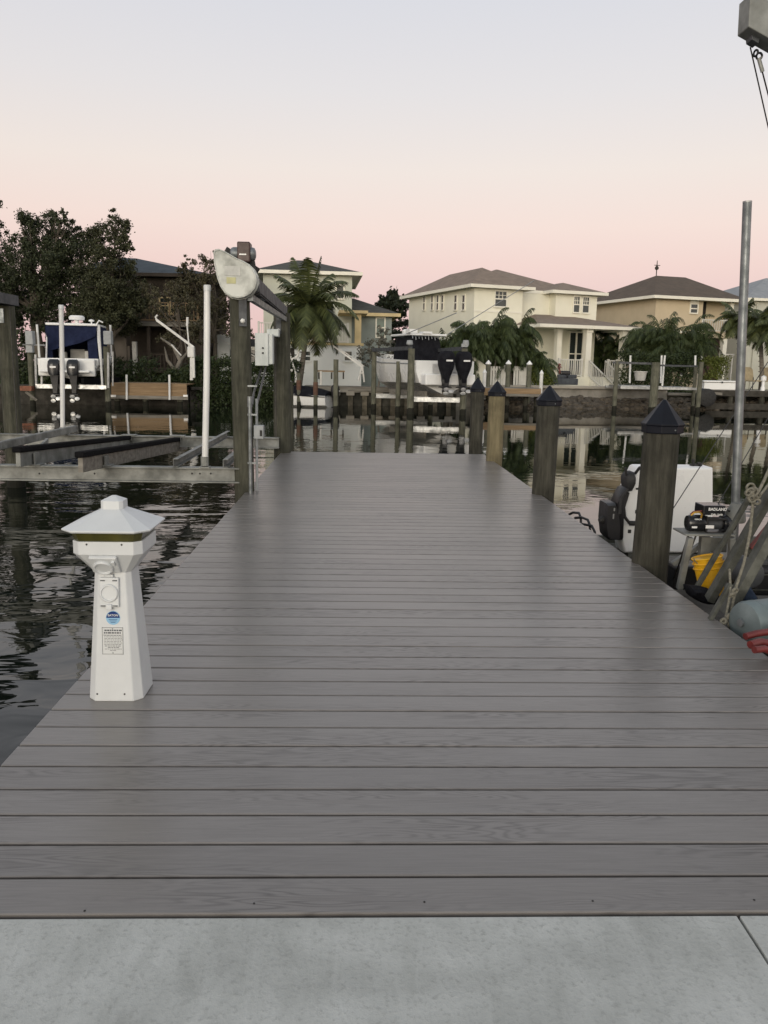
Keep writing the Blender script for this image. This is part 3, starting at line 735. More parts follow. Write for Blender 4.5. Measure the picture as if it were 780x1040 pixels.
b = MB(); p = atY(706, 474, Yk+.1); b.box(p.x-.03, p.x+.06, p.y, p.y+.05, p.z-.01, p.z+.02); b.box(p.x-.02, p.x-.005, p.y, p.y+.03, p.z, p.z+.06); b.box(p.x+.02, p.x+.05, p.y, p.y+.03, p.z, p.z+.035); b.build('cleat', 'rubber', cons, bevel=.003)
MB().lathe(atY(725.4, 506, Yk+.02), [(.008, 0), (.006, .006)], 8, axis=(1,-.4,0)).build('button', 'rubber', cons)
b = MB(); b.box(*pb(638, 562, 724, 585, Yk+.01, .3)); b.build('plinth', 'steel_frame', cons)

# black outboard tilted beside the console
ob = thing('outboard_motor', 'black outboard motor with tiller grip hanging left of the white console', 'outboard motor', atY(624, 540, Yk))
Yo = Yk-.12
def fr(pts, Y, depth, inset=.9):
    f_ = [atY(x, y, Y) for x, y in pts]; cx_ = sum(p.x for p in f_)/len(f_); cz_ = sum(p.z for p in f_)/len(f_)
    g_ = lambda s, dy: [(cx_+(p.x-cx_)*s, Y+dy, cz_+(p.z-cz_)*s) for p in f_]
    return [g_(inset, depth), g_(1, depth*.85), g_(1, depth*.15), g_(inset, 0)]
b = MB(); b.loft(fr([(617,512),(626,511.5),(629,520),(631,535),(630,549),(620,549.5),(617,546),(615.5,530)], Yo, .24)); b.build('cowl', 'black_plastic', ob, smooth=50)
b = MB(); b.loft(fr([(626,512),(633,497),(637,495),(637,505),(634,520),(633,549),(626,549)], Yo+.03, .18)); b.build('leg', 'black_plastic', ob, smooth=50)
b = MB(); b.tube([atY(619, 528, Yo+.1), atY(613, 527.5, Yo+.08), atY(608.5, 528.5, Yo+.07)], [.022, .035, .018], 12); b.build('grip', 'rubber', ob, smooth=60)
b = MB(); b.loft(fr([(636,485),(640,480),(645,480),(647,486),(646.5,492),(643,499),(638,500),(636,493)], Yo+.02, .16, .75)); b.build('gear_case', 'rubber', ob, smooth=60)
b = MB(); b.tube([atY(641, 482, Yo+.1), atY(636, 482, Yo+.05), atY(635, 475, Yo+.05)], .01, 8); b.tube([atY(645, 481, Yo+.1), atY(650, 474.5, Yo+.06)], .012, 8); b.tube([atY(637, 497, Yo+.03), atY(631, 505, Yo), atY(629, 522, Yo)], .015, 8); b.build('hose', 'rubber', ob, smooth=60)
b = MB(); b.box(*pb(623.5, 516, 624.6, 519, Yo-.002, .004)); b.box(*pb(622.6, 522, 623.6, 527, Yo-.002, .004)); b.build('decal', 'alu', ob)

# low bow rail loops beyond the dock edge
lr = MB()
p0 = atY(579, 523, 7.3)
lr.tube([atY(577, 523, 7.6), atY(582, 520.5, 7.5), atY(588, 521, 7.4), atY(590, 526, 7.35), atY(590, 545, 7.35)], .012, 8)
lr.tube([atY(584, 526, 7.4), atY(591, 525.5, 7.3), atY(597, 528, 7.2), atY(599, 533, 7.15), atY(600, 552, 7.15)], .012, 8)
lr.tube([atY(590, 532, 7.3), atY(601, 534, 7.1), atY(604, 540, 7.05), atY(605, 560, 7.05)], .012, 8)
tag(lr.build('boarding_rail', 'black_plastic', smooth=50), 'low looped black boarding rail beside the right dock edge left of the outboard', 'rail')

# winch stand, winch, derrick
Yw = 5.0
der = thing('derrick', 'weathered steel A-frame derrick with diagonal channel legs on the work barge', 'derrick', (XY(740, Yw), Yw, -.35))
def bp(mb, a, Ya, c, Yc_, w_, h_, fn='chan', t=.006, up=(0, -1, .2)):
    p, q = atY(*a, Ya), atY(*c, Yc_)
    if fn == 'chan': mb.chan(p, q, w_, h_, t, up)
    elif fn == 'i': mb.ibeam(p, q, w_, h_, t, up)
    else: mb.bar(p, q, w_, h_, up)
b = MB(); bp(b, (701, 546), Yw-.08, (690, 598), Yw-.02, .035, .04, 'bar'); b.build('stand_leg', 'alu_weathered', der, bevel=.003)
b = MB(); bp(b, (743, 546), Yw-.08, (742, 606), Yw-.02, .035, .04, 'bar'); b.build('stand_leg', 'alu_weathered', der, bevel=.003)
b = MB(); bp(b, (722, 546), Yw+.2, (683, 573), Yw+.25, .03, .055, 'bar'); b.build('brace', 'alu_weathered', der, bevel=.003)
b = MB(); p = atY(697, 543.5, Yw-.1); q = atY(748, 543.5, Yw-.1); b.box(p.x, q.x, Yw-.09, Yw+.12, p.z-.008, p.z+.004); tray = b.build('winch_tray', 'alu_weathered', der, bevel=.002)
b = MB(); b.box(*pb(713, 545.5, 721, 566, Yw+.03, .05)); b.box(*pb(721, 546, 738, 561, Yw+.12, .02)); b.build('gusset', 'alu_weathered', der, bevel=.002)
# near gantry legs rise to the right, out of the frame
b = MB(); bp(b, (717, 608), 4.55, (815, 438), 4.3, .04, .075, 'chan', .008); b.build('gantry_leg', 'steel_frame', der, bevel=.003)
b = MB(); bp(b, (733, 622), 4.15, (838, 430), 4.15, .05, .085, 'chan', .008); b.build('gantry_leg', 'steel_frame', der, bevel=.003)
b = MB(); bp(b, (704, 603), 4.75, (764, 500), 4.6, .025, .035, 'bar'); b.build('brace', 'steel_frame', der, bevel=.003)
b = MB(); bp(b, (713, 640), 4.0, (740, 592), 4.05, .02, .035, 'chan', .005); b.build('foot_plate', 'steel_frame', der, bevel=.003)
# cross channel
b = MB(); p = atY(738, 557, 5.0); q = atY(815, 559, 5.0); b.chan((p.x, 4.95, p.z), (q.x+1, 4.95, p.z), .06, .075, .006); b.chan((p.x, 4.75, p.z-.14), (q.x+1, 4.75, p.z-.14), .06, .10, .006); b.build('cross_channel', 'steel_frame', der, bevel=.002)
b = MB(); b.box(p.x+.02, q.x+1, 4.81, 4.83, p.z-.2, p.z-.03); b.build('web_plate', 'steel_dull', der)
# pipe mast
p = atY(746.5, 520, 5.05); q = atY(759, 205, 5.05)
b = MB(); b.tube([p-(q-p).normalized()*.3, p, q], .026, 18); mast = b.build('mast', 'galv', der, smooth=40)
b = MB(); b.tube([q-(q-p).normalized()*.004, q+(q-p).normalized()*.004], .0265, 18); b.build('mast_rim', 'alu', mast)
b = MB(); pp = atY(747, 519, 5.0); b.lathe(pp-Vector((0, 0, .07)), [(.06, 0), (.066, .01), (.06, .06), (.04, .10), (.03, .12)], 16); b.build('mast_socket', 'alu_weathered', der, smooth=40)
# boom tip at upper right
Yt = 4.0
tip = [(750.5, 5), (749, 36), (780, 54), (900, 125), (900, 60), (780, 14), (752, 4)]
f_ = [atY(x, y, Yt) for x, y in ((750.5, 4), (748.7, 37), (900, 122), (900, 62))]
b = MB(); b.loft([[(p.x, Yt+d, p.z) for p in f_] for d in (-.11, 0)]); boom = b.build('boom', 'alu_weathered', der, bevel=.004)
f_ = [atY(x, y, Yt+.03) for x, y in ((755, -60), (755, 6), (768, 11), (768, -60))]
b = MB(); b.loft([[(p.x, Yt+d, p.z) for p in f_] for d in (-.08, -.02)]); b.build('boom_post', 'steel_dull', der, bevel=.003)
f_ = [atY(x, y, Yt) for x, y in ((756, 39), (756.5, 46), (763, 50), (765, 44))]
b = MB(); b.loft([[(p.x, Yt+d, p.z) for p in f_] for d in (-.07, -.01)]); b.build('pulley_housing', 'steel_dull', boom, bevel=.002)
b = MB(); 
def ring(mb, c, r, t, ax, n=16):
    ax = Vector(ax).normalized(); a = ax.orthogonal().normalized(); bb = ax.cross(a)
    mb.tube([Vector(c)+(a*math.cos(2*PI*i/n)+bb*math.sin(2*PI*i/n))*r for i in range(n+1)], t, 6)
ring(b, atY(767.5, 54, Yt-.03), .013, .005, (1, .3, 0)); ring(b, atY(771, 57, Yt-.03), .013, .005, (0, 1, .2)); b.build('shackle', 'black_gloss', boom, smooth=50)
b = MB(); b.tube([atY(770.5, 59, Yt-.03), atY(774.5, 73, Yt-.03)], .009, 8); b.build('turnbuckle', 'alu_weathered', boom, smooth=40)
b = MB(); b.tube([atY(762, 48, Yt-.03), atY(780, 128, Yt+.1), atY(812, 260, Yt+.1), atY(812, 430, 4.3)], .0035, 6); b.tube([atY(774, 72, Yt-.03), atY(782, 103, Yt+.1), atY(840, 300, 4.2), atY(830, 440, 4.3)], .0035, 6); b.build('hoist_cable', 'cable', der)
b = MB(); b.loft([[(x, y, z) for x, y in ((XY(900, Yt)-.1, Yt), (XY(900, Yt)+.1, Yt), (XY(900, Yt)+.1, Yt+.16), (XY(900, Yt)-.1, Yt+.16))] for z in (-.35, 2.9)]); b.build('boom_mast', 'steel_frame', der)
# stay lines crossing the console
b = MB(); b.tube([atY(684, 516, 5.1), atY(733, 440, 5.6), atY(790, 352, 6.1)], .0035, 6); b.tube([atY(727, 516, 4.98), atY(771, 440, 5.5), atY(815, 364, 6.0)], .0035, 6)
b.tube([atY(700, 541, 4.96), atY(690, 572, 5.1), atY(684, 588, 5.3)], .006, 6); b.tube([atY(708, 541, 5.05), atY(702, 556, 5.05)], .006, 6); b.build('stay_line', 'cable', der)
# lashing rope with knots
b = MB(); b.tube([atY(765, 508, 4.08), atY(762, 540, 4.06), atY(756, 570, 4.05), atY(747, 598, 4.02), atY(742.5, 622, 4.0), atY(740, 640, 3.98)], .0075, 8)
b.tube([atY(741, 578, 4.1), atY(742, 600, 4.02), atY(737, 628, 3.98), atY(734, 634, 3.97)], .0065, 8)
for cpt, r_ in ((atY(746.5, 600, 4.0), .014), (atY(744, 604, 4.0), .011), (atY(735, 631, 3.96), .013), (atY(742, 634, 3.96), .012), (atY(740, 626, 3.96), .012)):
    ring(b, cpt, r_, .008, (random.uniform(-1,1), -1, random.uniform(-1,1)), 10)
b.build('rope', 'rope', der, smooth=60)
b = MB()
c_ = atY(766, 505, 4.06)
for i in range(9):
    ring(b, atY(763+random.uniform(-3, 7), 506-i*1.2+random.uniform(-5, 5), 4.05), random.uniform(.012, .024), .0065, (random.uniform(-1,1), -1, random.uniform(-1,1)), 12)
b.tube([atY(770, 500, 4.05), atY(776, 488, 4.08), atY(784, 470, 4.1)], .008, 8); b.tube([atY(772, 503, 4.03), atY(782, 490, 4.1)], .007, 8)
b.build('knot', 'rope', der, smooth=60)

# electric winch
wi = thing('winch', 'black electric winch with white lettering bolted on the stand beside the mast', 'winch', atY(720, 541, Yw))
c0 = atY(698.5, 531, Yw); zW = c0.z
b = MB(); b.lathe((c0.x-.012, Yw, zW), [(.028, 0), (.046, .006), (.052, .02), (.052, .10), (.05, .115)], 24, axis=(1,0,0)); mtr = b.build('motor', 'black_gloss', wi, smooth=35)
x1 = XY(716, Yw, 530); x2 = XY(733, Yw, 530)
b = MB(); b.lathe((x1, Yw, zW), [(.034, 0), (.034, x2-x1)], 20, axis=(1,0,0)); b.build('drum', 'rubber', wi, smooth=40)
b = MB()
for i in range(14): ring(b, (x1+.012+i*(x2-x1-.02)/14, Yw, zW), .036, .0042, (1, 0, 0), 14)
b.build('wire_rope', 'steel_dull', wi, smooth=60)
b = MB(); b.lathe((x2-.002, Yw, zW), [(.056, 0), (.058, .01), (.058, .06), (.045, .08), (.03, .085)], 20, axis=(1,0,0)); b.build('gearbox', 'black_gloss', wi, smooth=35)
b = MB(); b.box(x1-.008, x2+.008, Yw-.055, Yw-.04, zW+.028, zW+.04); b.box(x1-.01, x1, Yw-.05, Yw+.05, zW-.05, zW+.05); b.box(x1, x2, Yw-.05, Yw+.05, zW-.056, zW-.050); b.build('tie_bar', 'black_plastic', wi, bevel=.002)
b = MB(); b.box(*pb(715, 513.5, 736.5, 523.5, Yw-.07, .14)); sbx = b.build('solenoid_box', 'black_gloss', wi, bevel=.006, seg=3)
mt = Matrix(((1,0,0),(0,0,-1),(0,1,0))).to_4x4()
def lab(s, px, py, Y, size, par, mat_='white_gel', bold=0.0004):
    m = mt.copy(); m.translation = atY(px, py, Y); b = MB(); text_into(b, s, size, m, bold=bold)
    return b.build('lettering', mat_, par)
lab('BADLAND', 729, 517.4, Yw-.0725, .025, sbx, bold=.0007)
lab('ZXR 12000', 728, 522.8, Yw-.0725, .016, sbx)
lab('WINCH', 709, 527.6, Yw-.0535, .013, mtr)
b = MB(); b.box(*pb(717, 533.5, 725, 536.8, Yw-.056, .003)); b.box(*pb(703, 534.6, 708, 536.5, Yw-.054, .004)); b.build('white_decal', 'white_gel', wi)
b = MB(); b.tube([atY(702, 523.5, Yw-.05), atY(705, 520.5, Yw-.055), atY(710, 520, Yw-.05), atY(713, 522, Yw-.05), atY(712, 526, Yw-.045)], .006, 8); b.build('lead', 'gold', wi, smooth=60)
b = MB(); b.tube([atY(701, 522.5, Yw-.03), atY(704, 519.8, Yw-.03), atY(714, 518.8, Yw-.04)], .005, 8); b.build('lead', 'red_paint', wi, smooth=60)
b = MB(); b.tube([atY(737, 517.5, Yw-.03), atY(742, 519.5, Yw-.02), atY(744, 524, Yw)], .006, 8); b.build('lead', 'rubber', wi, smooth=60)

# stack of yellow pails
Yp = 4.85
pc = atY(722, 580, Yp); sc_ = Yp/F
tops = [(720, 571, 15.5)]
pl_root = None
for i in range(3):
    q = atY(718+i*1.0, 565+i*5.2, Yp); r = (15.8)*sc_
    axis = Vector((-.20+.02*i, .12, 1)).normalized()
    root = thing('yellow_pail', ['yellow plastic pail on top of the stack of nested pails', 'middle yellow pail of the nested stack under the winch', 'lowest yellow pail of the nested stack under the winch'][i], 'pail', q, 0, 'nested yellow pails under the winch')
    b = MB(); prof = [(r*.72, -.21), (r*.93, -.012), (r*1.0, -.010), (r*1.03, -.004), (r*1.0, 0), (r*.93, -.002), (r*.90, -.008)]
    b.lathe(q, prof, 28, axis=axis, caps=True); b.build('shell', 'yellow_plastic', root, smooth=40)
    if i == 0:
        b = MB(); b.tube([q+Vector((math.cos(t)*r*1.02, -.03+math.sin(t)*.01-.02*math.sin(t), -.05*math.sin(t)-.004)) for t in [PI*j/10 for j in range(11)]], .003, 6); b.build('handle', 'galv', root)

# grey tank, red hose, blue cloth, red lattice
tk = thing('tank', 'grey cylindrical tank lying on the barge below the derrick', 'tank', atY(775, 650, 3.85))
p = atY(756, 634, 3.85); q = Vector((p.x+1.1, p.y+.35, p.z+.01)); rad = .115
dv = (q-p).normalized()
b = MB(); b.lathe(p, [(.02, -.018), (rad*.6, -.012), (rad*.92, .0), (rad, .018), (rad, .055), (rad*1.012, .056), (rad*1.012, .066), (rad, .067), (rad, 1.1)], 32, axis=dv); tb = b.build('shell', 'tank_grey', tk, smooth=30)
b = MB(); b.lathe(p-dv*.02+Vector((0,0,.01)), [(.02, -.01), (.02, .03)], 12, axis=dv); b.build('drain_plug', 'galv', tk)
b = MB(); b.box(p.x+.1, p.x+.16, p.y-.1, p.y+.2, -.35, p.z-.08); b.box(p.x+.8, p.x+.86, p.y+.15, p.y+.45, -.35, p.z-.08); b.build('cradle', 'steel_frame', tk)
b = MB()
b.tube([atY(757, 646.5, 3.5), atY(768, 643.5, 3.52), atY(785, 641, 3.6), atY(830, 640, 3.7)], .016, 12); b.tube([atY(762, 655, 3.42), atY(772, 652, 3.45), atY(790, 655, 3.5), atY(830, 660, 3.5)], .018, 12)
b.tube([atY(766, 660, 3.36), atY(776, 659, 3.38), atY(800, 668, 3.4)], .016, 12)
tag(b.build('hose', 'red_hose', smooth=60), 'coiled dark red hose lying below the grey tank at the right edge', 'hose')
b = MB(); rgs = []
for j in range(7):
    t = j/6; c_ = atY(747+13*t, 604-2*math.sin(t*3), 4.25)
    rgs.append([(c_.x, c_.y+.10*math.cos(a)*(1+.2*math.sin(3*a+j)), c_.z+(.05*(.6+.5*math.sin(PI*t)))*math.sin(a)*(1+.3*math.sin(2*a+j*2))) for a in [2*PI*k/12 for k in range(12)]])
b.loft(rgs); tag(b.build('tarpaulin', 'blue_cloth', smooth=70), 'crumpled dark blue tarpaulin lying behind the grey tank', 'tarpaulin')
tr = thing('ladder_truss', 'dark red steel ladder truss leaning at the right picture edge', 'truss', atY(790, 560, 4.9))
b = MB(); bp(b, (761, 556), 4.9, (830, 470), 4.9, .03, .05, 'chan', .005); b.build('rail', 'red_paint', tr, bevel=.002)
b = MB(); bp(b, (773, 556), 4.9, (845, 480), 4.9, .03, .05, 'chan', .005); b.build('rail', 'red_paint', tr, bevel=.002)
for j in range(7):
    t = .05+j/7; a_ = atY(761+69*t, 556-86*t, 4.92); c_ = atY(773+72*t, 556-76*t, 4.92)
    MB().bar(a_, c_, .02, .02).build('rung', 'red_paint', tr)
b = MB(); bp(b, (764, 556), 5.0, (840, 556), 5.0, .04, .03, 'bar'); b.build('base_bar', 'red_paint', tr)
# barge clutter: motor housing, jug, dark crates
en = thing('engine', 'dark pump engine with round grey housing behind the grey tank', 'engine', atY(765, 600, 4.7))
b = MB(); b.lathe(atY(764, 585, 4.5), [(.03, 0), (.075, .01), (.085, .03), (.085, .2)], 20, axis=(0,1,0)); b.build('housing', 'steel_dull', en, smooth=35)
b = MB(); b.box(*pb(768, 578, 800, 606, 4.7, .3)); b.build('block', 'black_plastic', en, bevel=.02)
b = MB(); b.tube([atY(752, 590, 4.55), atY(754, 580, 4.5), atY(758, 588, 4.45), atY(757, 600, 4.4)], .012, 8); b.build('pipe', 'galv', en, smooth=60)
b = MB(); q = atY(740.5, 556, 5.3); b.lathe(q-Vector((0,0,.09)), [(.045, 0), (.05, .01), (.05, .07), (.03, .11), (.015, .12), (.015, .14)], 16); tag(b.build('jug', 'white_gel', smooth=35), 'small white jug behind the yellow pails', 'jug')
cr = MB(); cr.box(*pb(686, 575, 712, 600, 5.5, .35)); tag(cr.build('crate', 'black_plastic', bevel=.02), 'low black crate on the barge behind the winch stand leg', 'crate')
cr = MB(); rgs = []
for j in range(6):
    t = j/5; c_ = atY(700+28*t, 600+8*t, 4.7)
    rgs.append([(c_.x, c_.y+.09*math.cos(a)*(1+.25*math.sin(3*a+j)), c_.z+.05*math.sin(a)*(.6+.4*math.sin(PI*t))) for a in [2*PI*k/12 for k in range(12)]])
cr.loft(rgs); tag(cr.build('bag', 'black_canvas', smooth=70), 'black cloth bag lying below the yellow pails', 'bag')
# =================================================================== FAR SHORE : ground and seawalls
LAND = .12
shore = [(-70, 33.5), (-14, 34.6), (-7.2, 35.2), (-4.6, 37.3), (4.5, 38.3), (7.6, 39.2), (15.2, 40.4), (40, 42), (90, 46)]
gm = MB()
gm.add([(x, y, LAND) for x, y in shore] + [(900, 60, LAND), (900, 1500, LAND), (-900, 1500, LAND), (-900, 33.5, LAND)], [tuple(range(len(shore)+4))])
tag(gm.build('lawn', 'lawn'), kind='structure')
def wall_run(name, pts, z0, z1, th, mat_, label, cat='seawall', cap=None, ribs=0):
    t = thing(name, label, cat, (pts[0][0], pts[0][1], WATER))
    b = MB()
    for (x0, y0), (x1, y1) in zip(pts, pts[1:]): b.bar((x0, y0, (z0+z1)/2), (x1, y1, (z0+z1)/2), th, z1-z0)
    b.build('panel', mat_, t)
    if cap:
        b = MB()
        for (x0, y0), (x1, y1) in zip(pts, pts[1:]): b.bar((x0, y0-.05, z1+.06), (x1, y1-.05, z1+.06), th+.3, .13)
        b.build('coping', cap, t, bevel=.02)
    if ribs:
        b = MB(); bl = MB()
        for (x0, y0), (x1, y1) in zip(pts, pts[1:]):
            n = int(math.hypot(x1-x0, y1-y0)/ribs)
            for i in range(n):
                f = (i+.5)/n; x, y = x0+(x1-x0)*f, y0+(y1-y0)*f
                MB().box(x-.11, x+.11, y-th/2-.16, y-th/2+.0, z0, z1-.10).build('rib', 'rib_timber', t)
                MB().box(x-.19, x+.19, y-th/2-.22, y-th/2-.02, z1-.14, z1+.06).build('rib_cap', 'patio', t, bevel=.02)
    return t
wall_run('seawall', [(-60, 33.6), (-14, 34.65), (-7.2, 35.25), (-4.6, 37.35)], -2, LAND, .2, 'wood_dark', 'dark low seawall under the left bank of trees across the canal', cap='wood_dark')
wall_run('seawall', [(-4.6, 37.35), (4.5, 38.35)], -2, LAND-.08, .2, 'seawall_panel', 'ribbed seawall with pale rib caps below the pale green house', cap='concrete_far', ribs=.62)
wall_run('seawall', [(4.5, 38.35), (7.6, 39.25), (15.2, 40.45)], -2, LAND+.22, .3, 'concrete_far', 'stained pale concrete seawall above the rocks below the cream house', cap='patio')
wall_run('seawall', [(15.2, 40.45), (40, 42.1)], -2, LAND-.05, .2, 'seawall_panel', 'dark timber seawall at the right end of the far bank', cap='wood_grey')
# riprap
rm = MB(); rg = random.Random(4)
def rock(mb, c, r):
    o = len(mb.v); n = 7; rings = []
    for i, (h, s) in enumerate(((-.6, .6), (-.1, 1), (.35, .85), (.6, .35))):
        rings.append([(c[0]+math.cos(2*PI*k/n)*r*s*rg.uniform(.75, 1.2), c[1]+math.sin(2*PI*k/n)*r*s*rg.uniform(.75, 1.2), c[2]+h*r*rg.uniform(.8, 1.15)) for k in range(n)])
    mb.loft(rings)
for i in range(1100):
    x = rg.uniform(5.5, 22); yb = 38.35 + (x-4.5)*.2 if x < 15.2 else 40.4+(x-15.2)*.07
    t = rg.random(); rock(rm, (x, yb-.25-1.5*t, -.14-.50*t+rg.uniform(-.04, .06)), rg.uniform(.07, .22))
tag(rm.build('riprap', 'rock', smooth=30), 'brown riprap boulders sloping into the canal below the cream house seawall', 'rocks', kind='stuff')
tag(MB().add([(7.5,40.4,LAND+.02),(16,41.4,LAND+.02),(16,46,LAND+.02),(7.5,44,LAND+.02)], [(0,1,2,3)]).build('patio', 'patio'), kind='structure')

# =================================================================== FOLIAGE
def leaf(mb, c, s, rg, flat=.0):
    n = Vector((rg.gauss(0, 1), rg.gauss(0, 1), rg.gauss(0, 1)*(1-flat)+flat)).normalized()
    a = n.orthogonal().normalized(); a = Matrix.Rotation(rg.uniform(0, 6.28), 3, n) @ a; b_ = n.cross(a)
    w = s*rg.uniform(.35, .6); l = s*rg.uniform(.7, 1.2)
    o = len(mb.v); c = Vector(c)
    mb.v += [c-a*l*.5, c+b_*w*.5-a*.05*l, c+a*l*.5, c-b_*w*.5+a*.04*l]; mb.f.append((o, o+1, o+2, o+3))
def clumps(mb, blobs, n, size, rg, shell=.55, squash=1.0):
    sat = []
    for c, r in blobs:          # smaller outlying clumps break up the outline
        for _ in range(5):
            d = Vector((rg.gauss(0, 1), rg.gauss(0, .7), rg.gauss(0, 1))).normalized(); sat.append((Vector(c)+d*r*rg.uniform(.85, 1.25), r*rg.uniform(.22, .42)))
    blobs = [(Vector(c), r*.84) for c, r in blobs]+sat
    tot = sum(r**2 for _, r in blobs)
    for c, r in blobs:
        k = int(n*r*r/tot)
        sub = [(Vector((rg.gauss(0,1), rg.gauss(0,1), rg.gauss(0,1)))).normalized()*r*rg.uniform(shell, 1.08) for _ in range(max(4, int(k/75)))]
        for i in range(k):
            s = rg.choice(sub); q = Vector(c) + Vector((s.x, s.y, s.z*squash)) + Vector((rg.gauss(0, 1), rg.gauss(0, 1), rg.gauss(0, .8)))*r*rg.choice((.12, .19, .27))
            leaf(mb, q, size, rg)
def branchy(mb, base, top, r, rg, blobs, limb=.5):
    base, top = Vector(base), Vector(top)
    mid = base.lerp(top, .5)+Vector((rg.uniform(-.2, .2), rg.uniform(-.2, .2), 0))
    mb.tube([base, base.lerp(top, .08)+Vector((0, 0, 0)), mid, top], [r*1.35, r, r*.8, r*.55], 10)
    for c, rb in blobs:
        st = base.lerp(top, rg.uniform(.45, 1)); c = Vector(c)
        m = st.lerp(c, .5)+Vector((rg.uniform(-.2, .2), rg.uniform(-.2, .2), -.1*rb))
        mb.tube([st, m, c], [r*limb, r*limb*.6, r*.1], 6)
        for _ in range(4):
            e = c+Vector((rg.gauss(0,1), rg.gauss(0,1), rg.gauss(0,.8))).normalized()*rb*.95
            mb.tube([m.lerp(c, .6), m.lerp(e, .7), e], [r*.18, r*.12, r*.03], 5)
def tree(name, label, cat, x, Y, blobs, n, size, leafmat, barkmat, r, seed, group=None, trunk_top=None, shell=.5):
    rg = random.Random(seed)
    t = thing(name, label, cat, (x, Y, LAND), 0, group)
    zt = trunk_top or sum(c[2] for c, _ in blobs)/len(blobs)
    bl = [((x+c[0], Y+c[1], c[2]), rr_) for c, rr_ in blobs]
    b = MB(); branchy(b, (x, Y, LAND-.1), (x+rg.uniform(-.3, .3), Y, zt), r, rg, bl); b.build('trunk', barkmat, t, smooth=50)
    b = MB(); clumps(b, bl, n, size, rg, shell); b.build('crown', leafmat, t)
    return t
def blob_px(lst, Y, x0, rg, deep=1.2):
    """blobs given as (px, py, r_px) in the photo at depth Y -> offsets from x0"""
    out = []
    for px, py, rp in lst:
        dy = rg.uniform(-deep, deep); p = atY(px, py, Y+dy); out.append(((p.x-x0, dy, p.z), rp*(Y+dy)/F))
    return out
rg = random.Random(21)
Y = 41.5; x0 = XY(45, Y)
tree('oak_tree', 'large dark round-crowned oak tree at left behind the boat with the navy canvas', 'tree', x0, Y,
    blob_px([(22,262,22),(38,240,20),(58,236,16),(70,262,22),(42,276,26),(82,246,12),(18,300,20),(50,310,22),(80,296,20),(30,226,9),(62,222,8),(2,285,20),(-14,255,24),(0,318,18)], Y, x0, rg), 62000, .125, 'leaf_oak', 'bark', .26, 31)
Y = 40; x0 = XY(118, Y)
tree('oak_tree', 'tall narrower oak tree right of the large oak, reaching over the dark house roof', 'tree', x0, Y,
    blob_px([(100,238,12),(116,231,13),(124,248,11),(104,262,16),(128,326,15),(142,302,11),(102,330,13),(122,272,15),(96,290,18),(120,300,18),(136,312,12),(106,318,16),(134,290,10),(86,312,14)], Y, x0, rg), 46000, .12, 'leaf_oak_b', 'bark', .2, 32)
Y = 24; x0 = XY(-24, Y)
tree('oak_tree', 'dark branch tips of a nearer oak tree poking in at the left picture edge', 'tree', x0, Y,
    blob_px([(-6,214,9),(-12,236,14),(-22,270,24),(-30,310,26),(-40,250,22)], Y, x0, rg, .5), 9000, .09, 'leaf_oak', 'bark', .16, 33)
Y = 43; x0 = XY(218, Y)
tree('sparse_tree', 'thin brownish half bare tree behind the tall white lift pole', 'tree', x0, Y,
    blob_px([(200,285,15),(190,272,9),(212,264,9),(240,280,12),(240,330,14),(206,340,13),(216,277,14),(232,292,14),(206,305,18),(236,312,16),(192,318,12),(222,328,20),(186,296,8)], Y, x0, rg), 15000, .13, 'leaf_brown', 'bark', .13, 34, shell=.3)
Y = 38.5; x0 = XY(182, Y)
tree('sparse_tree', 'wispy olive tree hanging in front of the dark house balcony', 'tree', x0, Y,
    blob_px([(164,322,12),(180,306,13),(196,335,14),(170,345,10),(190,318,12),(158,304,10),(150,292,9),(172,292,10)], Y, x0, rg), 5200, .12, 'leaf_brown', 'bark', .08, 35, shell=.25)
Y = 36.6; x0 = XY(385, Y)
tree('frangipani', 'small grey twiggy frangipani shrub between the white davit and the large boat', 'shrub', x0, Y+1.6,
    blob_px([(385,346,13),(374,353,10),(396,352,9),(389,338,8),(368,364,8),(382,362,9)], Y, x0, rg, .4), 1500, .13, 'leaf_grey', 'bark_pale', .05, 36, shell=.3)
Y = 39; x0 = XY(182, Y)
b = MB(); rg2 = random.Random(9)     # pale curved bare trunk below the davit
b.tube([atY(181, 392, 36.5), atY(178, 378, 36.5), atY(183, 366, 36.5), atY(176, 352, 36.5), atY(163, 343, 36.5)], [.14,.12,.10,.07,.03], 8)
b.tube([atY(178, 376, 36.5), atY(170, 366, 36.5), atY(167, 352, 36.5)], [.09,.07,.02], 8); b.tube([atY(182, 368, 36.5), atY(190, 358, 36.5), atY(187, 345, 36.5)], [.08,.05,.02], 8)
tag(b.build('bare_tree', 'bark_pale', smooth=60), 'small bare crooked trunk behind the wooden platform', 'tree')

